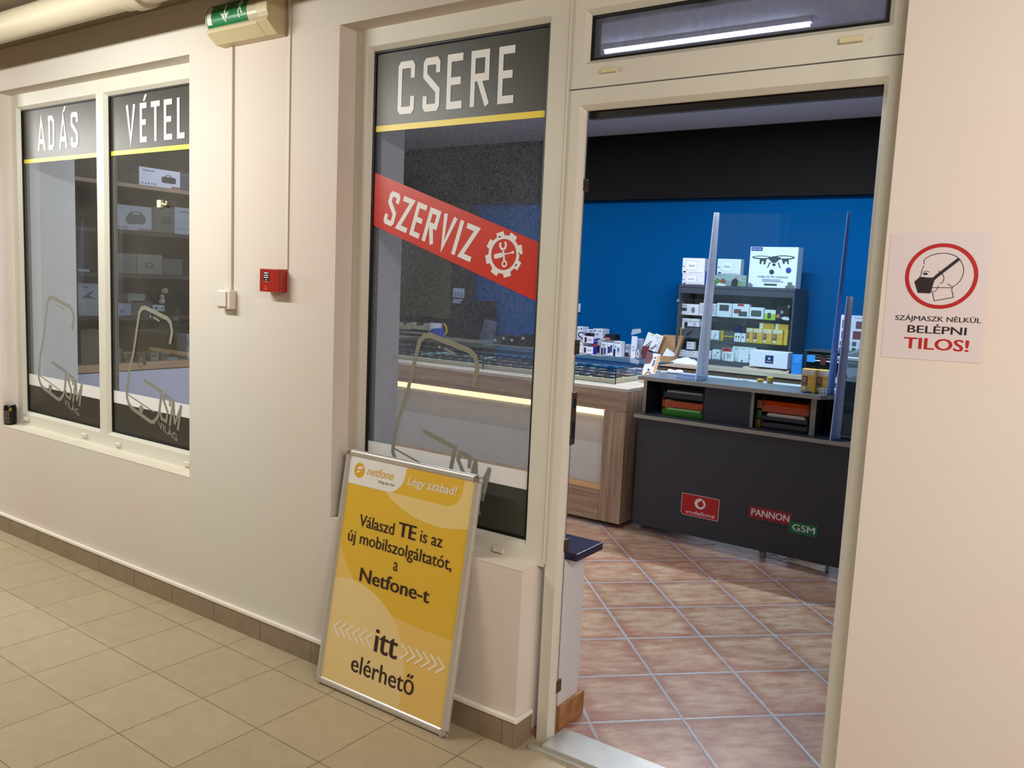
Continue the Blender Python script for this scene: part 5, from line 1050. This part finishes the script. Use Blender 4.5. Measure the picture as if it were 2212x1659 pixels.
# clear bag and gadgets at right behind the counter
a_, b_ = at(1038, 740, Y=4.70), at(1068, 692, Y=4.70); mb = MB()
mb.prism([(a_.x-.02,.906),(b_.x,.906),(b_.x-.02,1.02),(b_.x+.01,b_.z-.03),(b_.x-.03,b_.z-.01),(a_.x+.04,b_.z),(a_.x+.03,1.06),(a_.x-.0,.97)], 'y', 4.68, 4.76)
solo('clear_bag', mb, glass((.8,.86,.9), .5, (150,165,190), dscale=14, base=.1, rough=.1), 'crinkled clear plastic bag standing on the back counter', 'bag', bevel=.012)
for i, (pa_, pb_, lb) in enumerate((((1082,722),(1098,738),'small dark box with a pale tag on the back counter'), ((1100,726),(1124,744),'black gadget box on the back counter behind the glass'), ((1124,722),(1143,742),'dark camera-like gadget on the back counter'), ((1064,726),(1080,742),'low grey box beside the clear bag'))):
    a_, b_ = at(*pa_, Y=4.72), at(*pb_, Y=4.72)
    T_ = thing('gadget_box', lb, 'box', ((a_.x+b_.x)/2, 4.76, .905)); build('body', MB().box(a_.x, b_.x, 4.72, 4.80, .905, a_.z), mat([(44,46,44),(18,18,22),(26,30,34),(70,76,84)][i], .4), T_, bevel=.004)
    build('tag', MB().box(a_.x+.02, a_.x+.05, 4.7185, 4.7197, a_.z-.05, a_.z-.025), mat((170, 180, 190), .5), T_)

# ------------------------------------------------------------------ glazed display along the left partition
XW = -5.07
WC = thing('wall_cabinet', 'dark display cabinet with oak shelves seen through the two-pane window', 'cabinet', (-5.2, 1.35, .02))
OKD = wood((150, 128, 104), (124, 104, 84), 'y')
build('back_panel', MB().box(-5.50, -5.485, .46, 2.36, .85, 2.62), mat((70, 58, 48), .6), WC)
build('end_panel', MB().box(-5.484, XW, .46, .478, .85, 2.62), mat((52, 46, 40), .6), WC); build('end_panel', MB().box(-5.484, XW, 2.34, 2.36, .85, 2.62), mat((52, 46, 40), .6), WC)
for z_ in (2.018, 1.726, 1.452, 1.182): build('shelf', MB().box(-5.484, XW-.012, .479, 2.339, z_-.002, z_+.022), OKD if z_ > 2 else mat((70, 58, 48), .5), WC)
build('oak_rail', MB().box(-5.484, XW, .46, 2.36, .858, .905), wood((186, 160, 132), (160, 134, 108), 'y'), WC)
build('white_base', MB().box(-5.48, XW-.002, .46, 2.36, .02, .852), mat((190, 196, 220), .6), WC)
build('sliding_glass', MB().box(XW-.008, XW-.003, .48, 2.338, .906, 2.01), glass((.88, .9, .9), ior=1.6), WC)
q = at(300, 775, X=XW); build('lock', MB().cyl((XW-.003, q.y, q.z), (XW+.02, q.y, q.z), .013, n=18), CHROME, WC); build('key', MB().cyl((XW+.021, q.y+.025, q.z-.03), (XW+.024, q.y+.025, q.z-.03), .011, n=14), mat((70, 60, 50), .4), WC)
ZC = cpx((230, 330), 7.21); ZD = cpx((230, 540), 7.21)
def wbox(name, label, cr, a, b, rgb, feats=(), zb=None, dep=.12, xf=XW-.03, grp=None, cat='box'):
    p, q = cr(*a), cr(*b); ym = (p[1]+q[1])/2; xm = (p[0]+q[0])/2
    y0, y1 = at(p[0], ym, X=xf).y, at(q[0], ym, X=xf).y; zt, z0 = at(xm, p[1], X=xf).z, at(xm, q[1], X=xf).z; hg = zt-z0
    if zb is not None: z0 = zb
    zt = z0+hg; T_ = thing(name, label, cat, (xf, (y0+y1)/2, z0), grp)
    build('body', MB().box(xf-dep, xf, y0, y1, z0, zt), mat(rgb, .5), T_, bevel=.001, seg=1)
    pl = Plane((xf+.0002, y0, z0), (0, y1-y0, 0), (0, 0, hg), (1, 0, 0))
    for k, ft in enumerate(feats):
        mb = MB(); h_ = .0006+.0004*k
        if ft[0] == 'r': flat(mb, pl, rectp(*ft[1:5]), h_)
        elif ft[0] == 'e': flat(mb, pl, circ((ft[1]+ft[3])/2, (ft[2]+ft[4])/2, (ft[3]-ft[1])/2, (ft[4]-ft[2])/2, 20), h_)
        elif ft[0] == 't': text(mb, pl, ft[6], ft[1], ft[3], ft[2], ft[4], h_, .03, ref='T')
        elif ft[0] == 'p': flat(mb, pl, ft[6], h_)
        elif ft[0] == 'd':
            for i in range(5): flat(mb, pl, circ(ft[1]+(ft[3]-ft[1])*i/4, ft[2], .018, .045, 14), h_)
        build({'t': 'lettering'}.get(ft[0], 'printed_patch'), mb, mat(ft[5], .5), T_)
    return T_
GW = 'boxes in the left display cabinet'
wbox('speaker_carton', 'white speaker box with a black cylinder speaker on the top oak shelf', ZC, (508,200), (1148,480), (206,208,222), [('t',.07,.80,.36,.90,DK1,'Vennus'), ('p',0,0,0,0,(40,40,44),rrect(.54,.28,.89,.62,.06)), ('p',0,0,0,0,(40,40,44),[(.6,.6),(.66,.74),(.74,.74),(.82,.6),(.80,.6),(.73,.71),(.67,.71),(.62,.6)]), ('d',.08,.14,.38,.14,(120,110,120)), ('r',.78,.03,.99,.12,(170,70,80))], zb=2.042)
wbox('speaker_carton', 'dark violet box right of the white speaker box', ZC, (1152,262), (1296,530), (72,66,84), [('t',.1,.84,.7,.92,(140,134,160),'Vennus')], zb=2.042)
wbox('speaker_carton', 'pale box edge at the right of the top oak shelf', ZC, (1302,262), (1420,540), (190,196,226), [], zb=2.042)
wbox('speaker_carton', 'white box with a grey handled speaker on the second shelf', ZC, (130,840), (705,1225), (186,186,200), [('p',0,0,0,0,(104,104,112),[(.3,.3),(.29,.5),(.36,.66),(.45,.76),(.68,.76),(.78,.64),(.83,.5),(.82,.34),(.76,.28),(.62,.28),(.42,.24)]), ('r',.47,.66,.66,.72,(190,190,200)), ('d',.04,.1,.3,.1,(120,112,120)), ('r',.63,.02,.99,.1,(160,120,124))], zb=1.75)
wbox('speaker_carton', 'dim brown-grey box with a small boombox picture', ZC, (710,885), (1055,1275), (104,100,94), [('p',0,0,0,0,(64,60,58),rrect(.42,.36,.9,.66,.06)), ('r',.62,.08,.96,.14,(120,90,86))], zb=1.75)
wbox('speaker_carton', 'lavender white box at the right of the second shelf', ZC, (1060,885), (1420,1300), (184,186,206), [('t',.2,.82,.62,.9,DK1,'Vennus'), ('r',.04,.5,.7,.505,(150,150,165)), ('r',.1,.2,.6,.21,(150,150,165))], zb=1.75)
rnd = [((140,1330),(470,1640),(110,110,108)), ((480,1345),(870,1655),(128,126,120)), ((880,1400),(1180,1655),(92,88,82))]
for i, (a_, b_, c) in enumerate(rnd): wbox('accessory_carton', ['grey accessory box at the left of the third shelf', 'pale accessory box with a headphone drawing on the third shelf', 'dark accessory box at the right of the third shelf'][i], ZC, a_, b_, c, [('e',.3,.3,.65,.6,(84,82,80)), ('e',.37,.38,.58,.54,c)], zb=1.476)
DP = [('toy_carton','blue-white box with a red top strip on the fourth shelf',(165,775),(388,975),(150,156,180),[('r',.3,.9,1,1,(190,90,90)),('e',.2,.2,.5,.5,(100,110,140))],1.206),
      ('accessory_carton','blank grey-green box high on the fourth shelf',(330,610),(605,750),(118,122,116),[],1.29),
      ('support_carton','dark box under the blank grey-green box',(395,752),(700,985),(84,84,80),[],1.206),
      ('camera_carton','white box with two round cameras on the fourth shelf',(722,885),(905,978),(196,198,206),[('e',.15,.35,.42,.7,(60,60,66)),('e',.7,.4,.9,.7,(60,60,66)),('r',.45,.15,.75,.2,(90,90,96))],1.235)]
for n_, lb, a_, b_, c, ft, zb_ in DP: wbox(n_, lb, ZD, a_, b_, c, ft, zb=zb_, xf=XW-.05)
qd = at(350, 657, X=XW-.1); dm = MB()
for i, (dy, dz, r_) in enumerate(((0,0,.02),(.0,.035,.016),(.02,.07,.022))): dm.lathe((XW-.1, qd.y+dy, 1.282+dz), [(r_*.6,0),(r_,r_*.5),(r_,r_*1.2),(r_*.5,r_*1.7)], 12)
solo('dome_camera', dm, mat((206, 198, 188), .5), 'small white dome camera on the camera box in the left cabinet', 'camera', smooth=True)
lowf = [((135,1380),(230,1600),(120,122,128)), ((268,1425),(425,1560),(190,160,104)), ((290,1560),(400,1640),(130,122,112)), ((490,1570),(610,1700),(126,104,104)), ((690,1570),(815,1690),(150,144,150)), ((860,1580),(970,1690),(128,112,108)), ((1255,1375),(1300,1760),(180,182,206))]
lbl = ['grey box at the left of the bottom shelf', 'tan box on the bottom shelf', 'brown patterned box under the tan box', 'dull red box on the bottom shelf', 'grey printed box in the middle of the bottom shelf', 'brown box right of the grey printed box', 'tall lavender box at the right end of the bottom shelf']
for i, (a_, b_, c) in enumerate(lowf): wbox('small_carton', lbl[i]+' of the left cabinet', ZD, a_, b_, c, [('r',.15,.5,.7,.8,tuple(int(v*.7) for v in c)), ('r',.2,.15,.6,.3,tuple(min(255, int(v*1.2)) for v in c))], zb=.906, xf=XW-.06-.07*(i == 1), grp=GW)
q = at(371, 775, X=XW-.05); solo('cable_pack', MB().box(XW-.12, XW-.05, q.y-.035, q.y+.045, .906, .922), mat((160, 176, 184), .3), 'flat shiny pack lying on the bottom shelf of the left cabinet', 'pack')
ZE = cpx((40, 560), 5.53)
for i, (a_, b_, c, zb_) in enumerate((((712,255),(960,645),(170,174,188),1.206), ((745,835),(960,1250),(112,108,98),.906), ((712,118),(850,150),(190,190,194),1.476))):
    wbox('accessory_carton', ['pale blue-grey box with a drone sketch in the left pane', 'dim box on the bottom shelf in the left pane', 'thin white strip box in the left pane'][i], ZE, a_, b_, c, [('p',0,0,0,0,(84,86,94),[(.15,.55),(.5,.7),(.8,.82),(.55,.62),(.95,.5),(.5,.55)]), ('r',.2,.86,.5,.9,(110,112,120))] if i == 0 else [], zb=zb_, xf=XW-.05)
# hook stuck on the glass
q = at(349, 440, Y=.111); HK = thing('adhesive_hook', 'small white plastic hook stuck on the right-hand pane', 'hook', (q.x, .105, q.z))
build('hook_plate', MB().box(q.x-.018, q.x+.012, .098, .1115, q.z-.018, q.z+.016), mat((224, 218, 190), .4), HK, bevel=.001)
build('hook_arm', MB().tube([(q.x+.012,.103,q.z-.002),(q.x+.035,.099,q.z-.002),(q.x+.045,.098,q.z-.008),(q.x+.056,.098,q.z-.006),(q.x+.06,.098,q.z+.004),(q.x+.054,.098,q.z+.008)], .004, 8), mat((224, 218, 190), .4), HK)
ph = [o for o in COL.objects if o.name.startswith('phone') and o.parent is None]
